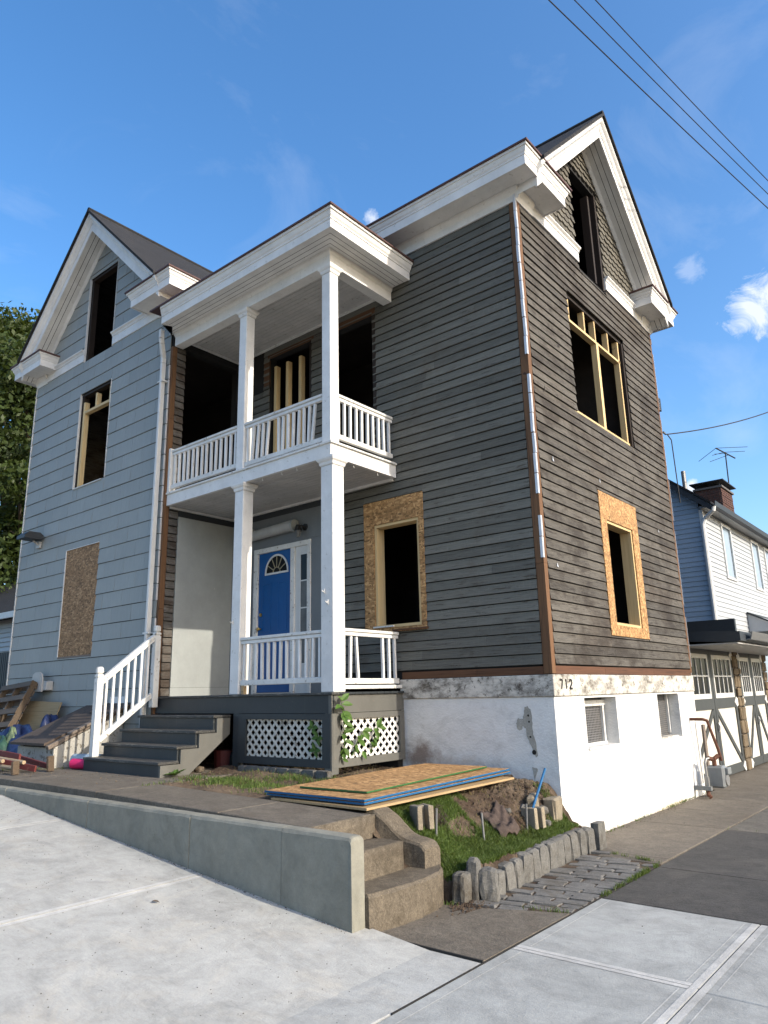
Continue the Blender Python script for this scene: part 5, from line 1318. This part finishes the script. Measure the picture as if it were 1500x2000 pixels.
# ================================================================ CELLAR HATCH AND CLUTTER AT THE LEFT
bh = thing('cellar_hatch', (-7.1, -2, -.85), 'sloping brown cellar hatch on a flaking white wall', 'hatch')
bx0, bx1 = -7.75, -6.62
MB().prism([(-2.52, -.86), (-2.52, -.58), (-1.45, -.1), (-1.45, -.86)], lambda p, a: (a, p[0], p[1]), bx1-.14, bx1).build('side_wall', 'bulk_wall', bh)
MB().prism([(-2.52, -.86), (-2.52, -.58), (-1.45, -.1), (-1.45, -.86)], lambda p, a: (a, p[0], p[1]), bx0, bx0+.14).build('side_wall', 'bulk_wall', bh)
B(bx0+.141, bx1-.141, -2.52, -2.38, -.86, -.58).build('front_wall', 'bulk_wall', bh)
MB().prism([(-2.62, -.55), (-1.43, -.04), (-1.43, -.005), (-2.62, -.515)], lambda p, a: (a, p[0], p[1]), bx0-.05, bx1-.1).build('hatch_sheet', 'bulk', bh)
MB().beam((bx1-.04, -2.6, -.575), (bx1-.04, -1.45, -.06), .08, .06, c=.006).build('hatch_rail', 'old_wood', bh)
MB().beam((bx1-.02, -2.3, -.4), (bx1-.02, -1.45, -.02), .12, .04, c=.006).build('hatch_board', 'old_wood', bh)
MB().prism([(-1.75, -.13), (-1.43, .0), (-1.43, .03), (-1.75, -.1)], lambda p, a: (a, p[0], p[1]), bx1-.5, bx1+.25).build('hatch_flap', 'bulk', bh)
# pallet leaning on the wall
pal = thing('pallet', (-9.7, -1.8, -.7), 'weathered wooden pallet leaning on the blue wall', 'pallet')
pu = Vector((-.04, .42, .9)).normalized(); px_ = Vector((1, .0, .06)).normalized(); pn = px_.cross(pu)
po = Vector((-10.35, -2.06, -.7))
for i in range(8): MB().obox(po+px_*.55+pu*(.07+i*.143), px_, pu, pn, (.6, .058, .01), .003).build('deck_slat', 'pallet', pal)
for k in (0, .55, 1.1): MB().obox(po+px_*k+pu*.57-pn*(-.06), px_, pu, pn, (.02, .57, .05), .003).build('stringer', 'pallet', pal)
for i in range(5): MB().obox(po+px_*.55+pu*(.07+i*.25)+pn*.12, px_, pu, pn, (.6, .05, .01), .003).build('rear_slat', 'pallet', pal)
# plywood offcut
m = MB(); m.obox((-9.05, -1.68, -.33), (1, 0, -.03), (0, .35, 1), (0, -1, .35), (.62, .42, .009)); solo(m, 'plywood_offcut', 'ply_pale', 'pale plywood offcut leaning on the blue wall behind the tarp', 'board')
# tarp heap
def heap(name, cx_, cy_, rx, ry, h, z0, mat, label, cat, seed, fold=.25):
    random.seed(seed); mb = MB(); n, m_ = 26, 10; ph = [U(0, 6.28) for _ in range(6)]
    vs = []
    for j in range(m_+1):
        r = j/m_
        for i in range(n):
            a = 2*math.pi*i/n
            k = 1+fold*math.sin(3*a+ph[0])*r+fold*.5*math.sin(7*a+ph[1])*r
            z = h*(1-r**2.6)*(.85+fold*.5*math.sin(3*a+ph[2]+r*3))+fold*.3*h*math.sin(6*a+ph[3]+r*9)*math.sin(r*3.14)+U(-.012, .012)
            vs.append((cx_+rx*r*k*math.cos(a), cy_+ry*r*k*math.sin(a), z0+max(0, z)))
    fs = [(j*n+i, j*n+(i+1) % n, (j+1)*n+(i+1) % n, (j+1)*n+i) for j in range(m_) for i in range(n)]
    fs.append(tuple(m_*n+i for i in range(n)))
    return solo(mb.add(vs, fs), name, mat, label, cat, smooth=True)
heap('tarp', -8.75, -2.05, .75, .4, .55, -.86, 'tarp', 'crumpled dark blue tarp heaped beside the cellar hatch', 'tarp', 11, .32)
heap('tarp', -8.3, -1.78, .32, .3, .72, -.86, 'tarp', 'upper fold of blue tarp stuffed behind the hatch', 'tarp', 5, .3)
heap('refuse_bag', -8.9, -2.3, .38, .25, .42, -.86, 'bag_green', 'dark green bag lying on the blue tarp', 'bag', 8, .2)
heap('refuse_bag', -8.72, -2.2, .2, .14, .55, -.86, 'bag_lime', 'pale lime green bag on top of the dark green one', 'bag', 3, .25)
random.seed(21)
# broken red ladder
ld = thing('ladder', (-6.3, -3.1, -.84), 'broken red ladder-like frame with pale dowels on the walkway', 'ladder')
MB().beam((-7.4, -3.28, -.66), (-6.15, -2.98, -.80), .03, .08, c=.004).build('rail', 'red_paint', ld); MB().beam((-7.6, -3.05, -.60), (-6.55, -3.02, -.66), .03, .08, c=.004).build('rail', 'red_paint', ld)
MB().beam((-7.3, -2.75, -.7), (-6.3, -2.72, -.80), .03, .07, c=.004).build('rail', 'red_paint', ld)
for k, (a, b) in enumerate((((-7.3, -3.1, -.68), (-6.35, -3.05, -.72)), ((-7.2, -3.2, -.76), (-6.3, -3.2, -.78)), ((-7.3, -3.3, -.70), (-6.6, -3.22, -.7)), ((-7.0, -2.95, -.8), (-6.35, -2.92, -.8)))): MB().tube([a, b], .026, 9).build('dowel', 'pale_wood', ld)
for (x, y, h) in ((-6.15, -3.25, .17), (-6.16, -2.78, .2)): MB().obox((x, y, -.85+h/2), (1, .3, .15), (-.3, 1, 0), (-.15, 0, 1), (.02, .05, h/2), .004).build('end_block', 'pallet', ld)
# rolled mats
def roll(p, q, r, mat, label):
    o = thing('rolled_mat', p, label, 'roll'); p, q = Vector(p), Vector(q)
    mb = MB().tube([p, q], r, 20); d = (p-q).normalized(); b = mb.build('roll', mat, o, smooth=False)
    s_ = MB(); u = d.orthogonal().normalized(); w = d.cross(u); pts = [p+d*.004+(u*math.cos(t)+w*math.sin(t))*(r*.15+r*.8*t/18.8) for t in [i*.35 for i in range(54)]]
    s_.tube(pts, r*.045, 5).build('spiral_end', 'white', o)
roll((-6.2, -2.44, -.78), (-5.88, -2.34, -.78), .068, 'pink', 'bright magenta roll lying by the bottom wooden step')
roll((-6.42, -2.3, -.76), (-5.95, -2.15, -.76), .095, 'roll_blue', 'pale blue-grey roll behind the magenta one')

rubble('lot_grit', 420, lambda: (lambda x, y: (x, y, apron_z(x)+.001))(U(-5, 1), -3.7-abs(random.gauss(0, 1.3))), .002, .006, 'granite')
rubble('wall_foot_dirt', 500, lambda: (lambda x: (x, -3.66-abs(random.gauss(0, .012)), apron_z(x)+.001))(U(-8, .15)), .002, .007, 'bed')
def dry_leaf(x, y, label):
    m = MB(); leaf(m, (x, y, apron_z(x)+.012), (.8, .6, .1), (.1, .2, 1), .06, .02); o = solo(m, 'fallen_leaf', 'soil_light', label, 'leaf')
dry_leaf(-1.25, -4.35, 'small dry leaf on the new concrete lot below the slab joint')
# ================================================================ GAS METER
gm = thing('gas_meter', (.25, 4.7, -1.6), 'grey gas meter with rusty pipes at the far end of the white wall', 'meter')
MB().tube([(-.02, 4.72, -.44), (.2, 4.72, -.44), (.26, 4.74, -.46), (.34, 4.86, -.9), (.36, 4.9, -1.08)], .024, 8).build('service_pipe', 'rust', gm)
MB().tube([(.33, 4.86, -1.0), (.27, 4.78, -1.06), (.22, 4.7, -1.03)], .034, 8).tube([(.28, 4.78, -1.02), (.28, 4.78, -1.17)], .035, 8).build('regulator', 'rust', gm)
MB().tube([(.24, 4.72, -1.03), (.2, 4.64, -1.04), (.19, 4.6, -1.1), (.2, 4.58, -1.4)], .022, 8).tube([(.2, 4.58, -1.3), (.2, 4.58, -1.44)], .034, 8).build('inlet_pipe', 'pipe_grey', gm)
MB().tube([(.2, 4.58, -1.42), (.2, 4.56, -1.56), (.24, 4.54, -1.6)], .03, 8).build('riser_pipe', 'rust', gm)
B(.16, .42, 4.72, 4.95, -1.48, -1.15, c=.03).build('meter_body', 'meter', gm); B(.4, .47, 4.8, 4.98, -1.28, -1.18, c=.01).build('meter_index', 'meter', gm)
MB().tube([(.425, 4.84, -1.36), (.44, 4.84, -1.36)], .09, 14).build('meter_face', 'metal', gm)
B(.005, .26, 4.52, 4.6, -1.5, -1.44).build('bracket', 'meter', gm)
solo(MB().tube([(.012, 4.95, -.48), (.014, 4.98, -1.3), (.014, 4.98, -1.45)], .007, 6), 'ground_wire', 'pipe_grey', 'thin wire running down the white wall beside the gas meter', 'wire')
# ================================================================ GARAGE
ga = thing('garage', (-.4, 8.8, -1.65), 'low garage with two pairs of cream and grey carriage doors', 'garage')
GX = -.36
B(-5.5, GX-.1, 5.35, 11.75, -1.9, .95).build('wall', 'garage_dark', ga)
def pier(y0, y1):
    z = -1.66; k = 0
    core = B(GX-.1, GX-.02, y0, y1, -1.7, .98).build('stone_pier', 'mortar', ga)
    while z < .95:
        h = U(.14, .3); y = y0-.01+U(-.03, .03)
        while y < y1-.05:
            w = U(.16, .34); y2 = min(y+w, y1+.02)
            MB().box(GX-.06, GX+.03+U(-.02, .025), y+.008, y2-.008, z+.008, min(z+h, .97)-.008, c=.02).jitter(.01).build('stone', 'stone_pier', core); y = y2
        z += h
pier(9.12, 9.55); pier(11.75, 12.15)
def leafdoor(y0, y1, hinge):
    z0, z1 = -1.62, .78
    d = B(GX-.05, GX-.02, y0, y1, z0, z1).build('door', 'garage_cream', ga)
    f = MB(); w = .13
    for q in ((y0, y0+w, z0, z1), (y1-w, y1, z0, z1), (y0+w, y1-w, z0, z0+.17), (y0+w, y1-w, -.36, -.16), (y0+w, y1-w, z1-.1, z1)): f.box(GX-.019, GX+.005, q[0], q[1], q[2], q[3])
    a, b = (y1-w, y0+w) if hinge == 'l' else (y0+w, y1-w)
    # one diagonal from the upper meeting edge down to the hinge side
    f.beam((GX-.007, a, -.4), (GX-.007, b, z0+.2), .1, .02, up=(1, 0, 0)); f.build('door_frame', 'garage_dark', d)
    wy0, wy1 = y0+w, y1-w
    fr = MB()
    for q in ((wy0, wy1, -.16, -.07), (wy0, wy1, .60, .68), (wy0, wy0+.06, -.069, .599), (wy1-.06, wy1, -.069, .599)): fr.box(GX-.019, GX+.008, q[0], q[1], q[2], q[3])
    fr.build('window_frame', 'trim_white', d)
    gy0, gy1, gz0, gz1 = wy0+.06, wy1-.06, -.07, .60
    for i in range(4):
        for j in range(2):
            a_, b_ = gy0+(gy1-gy0)*i/4, gy0+(gy1-gy0)*(i+1)/4; c_, d_ = gz0+(gz1-gz0)*j/2, gz0+(gz1-gz0)*(j+1)/2
            B(GX-.019, GX-.012, a_+.004, b_-.004, c_+.004, d_-.004).build('pane', 'glassm', d)
    mu = MB()
    for i in (1, 2, 3): yy = gy0+(gy1-gy0)*i/4; mu.box(GX-.0115, GX+.004, yy-.013, yy+.013, gz0, gz1)
    mu.box(GX-.011, GX+.0035, gy0, gy1, (gz0+gz1)/2-.014, (gz0+gz1)/2+.014); mu.build('muntin', 'trim_white', d)
    hy = y0+.03 if hinge == 'l' else y1-.03; sg = 1 if hinge == 'l' else -1
    for hz in (.7, -.26, -1.54): MB().prism([(hy-sg*.09, hz-.06), (hy+sg*.02, hz-.1), (hy+sg*.16, hz), (hy+sg*.02, hz+.1), (hy-sg*.09, hz+.06)], lambda p, a: (a, p[0], p[1]), GX+.006, GX+.016).build('strap_hinge', 'trim_white', d)
    if hinge == 'l': MB().tube([(GX+.03, y1-.03, -.62), (GX+.05, y1-.02, -.68), (GX+.03, y1-.02, -.78)], .018, 8).build('latch', 'metal', d)
leafdoor(5.75, 7.48, 'l'); leafdoor(7.5, 9.1, 'r'); leafdoor(9.57, 10.62, 'l'); leafdoor(10.64, 11.73, 'r')
B(GX-.09, GX-.005, 5.5, 11.74, .785, .97).build('lintel', 'charcoal', ga)
# shed roof with a deep eave
m = MB().prism([(-5.5, 1.38), (.68, .98), (.72, .98), (.72, .82), (.6, .80), (-5.5, 1.2)], lambda p, a: (p[0], a, p[1]), 5.62, 12.4); m.build('roof', 'charcoal', ga)
B(-.35, .66, 5.66, 12.3, .775, .797).build('soffit', 'white_soffit', ga)
MB().prism([(.724, .84), (.80, .85), (.83, .96), (.835, .985), (.815, .985), (.79, .87), (.724, .86)], lambda p, a: (p[0], a, p[1]), 6.0, 12.4).build('gutter', 'pipe_grey', ga)
B(-5.4, .3, 7.1, 7.2, 1.0, 1.32).build('parapet', 'charcoal', ga)
solo(MB().box(.02, .05, 5.2, 5.32, -1.55, -.55).jitter(.004), 'plank', 'old_wood', 'mossy old plank standing between gas meter and garage', 'plank')
# ================================================================ NEIGHBOUR HOUSE
nb = thing('neighbour_house', (-4, 15, -1.7), 'pale blue two-storey house with white window trim and brick chimney behind the garage', 'house')
NX, NY0, NY1, NE = -1.1, 11.15, 24, 4.45
def siding(fn, a, b, z0, z1, mat, parent, e=.11, clipfn=None, holes=()):
    z = z0
    while z < z1:
        for q in rect_minus((a, b, z, min(z+e, z1)), holes):
            p = [(q[0], q[2]), (q[1], q[2]), (q[1], q[3]), (q[0], q[3])]
            if clipfn: p = clipfn(p)
            if len(p) > 2:
                mb = MB(); slab(mb, p, fn, z, z+e, .02, .002); mb.build('siding_course', mat, parent)
        z += e
nw = B(-7.9, NX-.004, NY0+.004, NY1, -1.7, NE+.1).build('wall', 'vinyl_blue', nb)
siding(FRONT(NY0), -3.4, NX-.06, .9, 6.6, 'vinyl_blue', nw, .125, lambda p: clip(p, .82, 1, NE+.22+.82*NX))
WN = [(12.75, 13.55, 2.95, 4.3), (15.9, 16.7, 2.95, 4.3), (17.6, 18.4, 2.95, 4.3)]
siding(SIDE(NX), NY0+.06, 19.5, .9, NE, 'vinyl_white', nw, .125, None, WN)
mb = MB(); mb.add([(-7.9, NY0+.003, NE), (NX, NY0+.003, NE), (-4.5, NY0+.003, NE+2.85)], [(0, 1, 2)]); mb.build('gable_end', 'vinyl_blue', nb)
B(NX-.06, NX+.03, NY0-.03, NY0+.06, .8, NE).build('corner_post', 'trim_white', nb)
for (a, b, c, d) in WN:
    w = B(NX-.06, NX-.04, a, b, c, d).build('window', 'glass_grey', nb); f = MB()
    for q in ((a-.07, a, c-.06, d+.07), (b, b+.07, c-.06, d+.07), (a, b, d, d+.07), (a-.1, b+.1, c-.1, c-.061)): f.box(NX-.03, NX+.05, q[0], q[1], q[2], q[3])
    f.box(NX-.038, NX-.01, a, b, (c+d)/2-.03, (c+d)/2+.03); f.box(NX-.038, NX-.012, a, a+.05, c, d); f.box(NX-.038, NX-.012, b-.05, b, c, d); f.build('window_frame', 'trim_white', w)
for s_, xe_ in ((1, NX+.32), (-1, -8.2)):
    m = MB(); xm = -4.5; z1 = NE+.12; zr = z1+.82*abs(xe_-xm)
    m.prism([(xm, zr), (xe_, z1), (xe_, z1-.06), (xm, zr-.06)], lambda p, a: (p[0], a, p[1]), NY0-.28, NY1+.2); m.build('roof_slope', 'roof', nb)
    m = MB(); m.prism([(xm, zr-.061), (xe_-.02*s_, z1-.061), (xe_-.02*s_, z1-.22), (xm, zr-.22)], lambda p, a: (p[0], a, p[1]), NY0-.26, NY0-.02); m.build('rake_board', 'charcoal', nb)
MB().prism([(NX+.02, NE), (NX+.28, NE), (NX+.30, NE+.06), (NX+.02, NE+.06)], lambda p, a: (p[0], a, p[1]), NY0-.2, NY1).build('soffit', 'pipe_grey', nb)
MB().prism([(NX+.32, NE-.02), (NX+.41, NE), (NX+.43, NE+.12), (NX+.41, NE+.12), (NX+.39, NE+.02), (NX+.32, NE+.01)], lambda p, a: (p[0], a, p[1]), NY0-.28, NY1).build('gutter', 'charcoal', nb)
MB().tube([(NX+.36, NY0-.2, NE), (NX+.34, NY0-.2, NE-.1), (NX+.08, NY0-.06, NE-.25), (NX+.02, NY0-.07, NE-.4), (NX+.02, NY0-.07, .8)], .055, 8).build('downspout', 'trim_white', nb)
# corrugated awning
aw = MB(); n = 40; vs = []
for i in range(n+1):
    y = 14.2+i*.12; dz = .02*(i % 2)
    vs += [(NX+.03, y, 2.0+dz), (NX+.75, y, 1.62+dz), (NX+.75, y, 1.5+.05*(i % 2))]
aw.add(vs, [(3*i+k, 3*i+k+1, 3*i+k+4, 3*i+k+3) for i in range(n) for k in range(2)]); awo = aw.build('awning', 'awning', nb, fix=False)
MB().add([(NX+.03, 14.2, 2.0), (NX+.75, 14.2, 1.62), (NX+.75, 14.2, 1.5), (NX+.03, 14.2, 1.5)], [(0, 1, 2, 3)]).build('awning_side', 'awning', awo, fix=False)
MB().beam((NX+.03, 14.18, 2.03), (NX+.77, 14.18, 1.65), .03, .05).beam((NX+.04, 14.18, 2.03), (NX+.04, 19, 2.03), .03, .05).build('awning_edge', 'charcoal', awo)
# chimney with bricks
def chimney(x0, x1, y0, y1, z0, z1):
    c = B(x0+.012, x1-.012, y0+.012, y1-.012, z0, z1).build('chimney', 'mortar', nb); z = z1-.01; r = 0
    while z > z1-1.5:
        zz = z-.075
        y = y0-(.11 if r % 2 else 0)
        while y < y1:
            a, b = max(y, y0), min(y+.22, y1)
            if b-a > .03: B(x1-.05, x1+.004*(r % 3), a+.006, b-.006, zz+.006, z-.004).build('brick', 'brick', c)
            y += .225
        x = x0-(.11 if r % 2 else 0)
        while x < x1-.055:
            a, b = max(x, x0), min(x+.22, x1-.052)
            if b-a > .03: B(a+.006, b-.006, y0-.004*(r % 3), y0+.05, zz+.006, z-.004).build('brick', 'brick', c)
            x += .225
        z -= .08; r += 1
    B(x0-.05, x1+.05, y0-.05, y1+.05, z1, z1+.06).build('crown', 'mortar', c)
    for (px, py) in ((x0+.05, y0+.05), (x1-.05, y0+.05), (x1-.05, y1-.05), (x0+.05, y1-.05), (x1-.05, (y0+y1)/2)): B(px-.012, px+.012, py-.012, py+.012, z1+.06, z1+.2).build('cap_leg', 'charcoal', c)
    B(x0-.12, x1+.12, y0-.12, y1+.12, z1+.2, z1+.23).build('cap', 'charcoal', c)
chimney(-2.4, -1.62, 15.6, 16.9, 4.6, 6.1)
MB().tube([(-1.66, 12, 4.9), (-1.66, 12, 5.8)], .06, 10).build('vent_pipe', 'pipe_grey', nb)
# TV antenna strapped to the chimney
an = thing('tv_antenna', (-1.7, 17.0, 5.2), 'rooftop television antenna on a thin mast beside the brick chimney', 'antenna')
MB().tube([(-1.73, 17.0, 5.0), (-1.66, 17.0, 7.6)], .02, 8).build('mast', 'wire', an)
MB().tube([(-1.86, 16.7, 7.72), (-1.45, 17.3, 7.42)], .022, 6).build('boom', 'wire', an)
for (a, b) in (((-1.86, 16.7, 7.72), (-2.5, 16.9, 7.45)), ((-1.86, 16.7, 7.72), (-1.05, 17.4, 7.75)), ((-1.7, 16.95, 7.6), (-1.15, 17.4, 7.62)), ((-1.7, 16.95, 7.6), (-2.0, 16.7, 7.5)), ((-1.6, 17.1, 7.52), (-2.1, 16.7, 7.3)), ((-1.66, 17, 7.56), (-1.95, 16.8, 7.56))): MB().tube([a, b], .009, 5).build('element', 'wire', an)
# ================================================================ OVERHEAD WIRES
def wire(p, q, label, r=.012, sag=.25, ext=(2., 2.)):
    p, q = Vector(p), Vector(q); d = q-p; a, b = p-d*ext[0], q+d*ext[1]; pts = []
    for i in range(41):
        t = i/40; s_ = t*(1+ext[0]+ext[1])-ext[0]
        pts.append(p+d*s_+Vector((0, 0, sag*(s_*(s_-1)))))
    return solo(MB().tube(pts, r, 6), 'overhead_wire', 'wire', label, 'wire', 'overhead wires')
wire((.754, -.003, 9.5), (2.137, 6.301, 9.), 'lowest and longest of the three overhead wires at upper right', .009, .12)
wire((1.03, .234, 9.5), (2.236, 5.842, 9.), 'middle of the three overhead wires at upper right', .0075, .1)
wire((1.256, .429, 9.5), (2.323, 5.439, 9.), 'uppermost of the three overhead wires at upper right', .0075, .1)
pts = [Vector((.03+2.57*t, 5.2+10.8*t, 4.6+4.7*t-1.1*t*(1-t)*1.6)) for t in [i/24 for i in range(25)]]
solo(MB().tube(pts, .012, 6), 'service_wire', 'wire', 'service wire running from the rear house corner out to the right', 'wire')
solo(MB().tube([(.06, 5.24, 4.6), (.1, 5.3, 4.5), (.11, 5.32, 3.3)], .011, 6), 'service_drop', 'wire', 'cable hanging down behind the rear house corner', 'wire')
# ================================================================ LEFT BACKGROUND
lh = thing('far_house', (-24, 6, 0), 'low white-sided house with grey roof behind the black fence', 'house')
B(-30, -19.8, 3.2, 9, -.7, 3.0).build('wall', 'vinyl_white', lh)
z = .0
while z < 3.0:
    mb = MB(); slab(mb, [(-26, z), (-19.8, z), (-19.8, z+.13), (-26, z+.13)], FRONT(3.19), z, z+.14, .03, .004); mb.build('siding_course', 'vinyl_white', lh); z += .16
MB().prism([(2.75, 2.95), (6.1, 5.2), (9.45, 2.95), (9.45, 2.85), (2.75, 2.85)], lambda p, a: (a, p[0], p[1]), -30.3, -19.5).build('roof', 'roof', lh)
B(-30.3, -19.5, 2.66, 2.745, 2.78, 2.98).build('gutter', 'trim_white', lh)
fe = thing('picket_fence', (-15, 1, -.7), 'black vertical picket fence left of the blue-grey wing', 'fence')
x = -20
while x < -11.4: B(x, x+.075, 1.0, 1.03, -.7, 1.4).build('picket', 'charcoal', fe); x += .115
for z in (-.3, 1.1): B(-20, -11.4, 1.031, 1.07, z, z+.08).build('rail', 'charcoal', fe)
def tree(loc, H, R_, n, label, seed, z0=.25):
    r = np.random.default_rng(seed); random.seed(seed); X, Y, Z = loc
    o = thing('tree', loc, label, 'tree')
    tr = MB(); tr.tube([(X, Y, Z), (X+.1, Y, Z+H*.2), (X-.1, Y+.1, Z+H*.45), (X+.1, Y, Z+H*.8)], [H*.035, H*.028, H*.02, H*.006], 10)
    cl = []
    nb_ = 110
    for i in range(nb_):
        t = r.uniform(z0, 1); a = r.uniform(0, 6.283); rad = R_*math.sin(math.pi*min(.98, max(.12, (t-z0)/(1-z0)*.86+.12)))**.7*r.uniform(.35, 1.)
        c = Vector((X+rad*math.cos(a), Y+rad*math.sin(a), Z+H*t)); cl.append((c, R_*r.uniform(.14, .27)))
        b0 = Vector((X, Y, Z+H*max(.15, t-.22))); tr.tube([b0, b0.lerp(c, .5)+Vector((0, 0, .2)), c], [H*.008, H*.005, H*.002], 5)
    tr.build('trunk', 'bark', o, smooth=True)
    per = n//nb_; V = []
    for c, cr in cl:
        d = r.normal(size=(per, 3)); d /= np.linalg.norm(d, axis=1)[:, None]; rr = cr*r.uniform(.25, 1.1, per)**.6
        P = np.array(c)+d*rr[:, None]*np.array([1, 1, .75])
        u = r.normal(size=(per, 3)); u /= np.linalg.norm(u, axis=1)[:, None]; w = np.cross(u, r.normal(size=(per, 3))); w /= np.linalg.norm(w, axis=1)[:, None]
        s_ = r.uniform(.1, .2, per)[:, None]
        V.append(np.stack([P-u*s_, P+w*s_*.5, P+u*s_, P-w*s_*.5], 1))
    V = np.concatenate(V).reshape(-1, 3); m = MB(); m.v = V.tolist(); m.f = [(4*i, 4*i+1, 4*i+2, 4*i+3) for i in range(len(V)//4)]
    m.build('crown', 'leaf', o, fix=False)
tree((-33.5, 8.5, -.8), 20.5, 8., 85000, 'tall leafy tree rising behind the left wing', 4, .2)
tree((-28, 10.5, -.8), 13.5, 5., 24000, 'shorter leafy tree partly hidden behind the left wing', 9, .12)
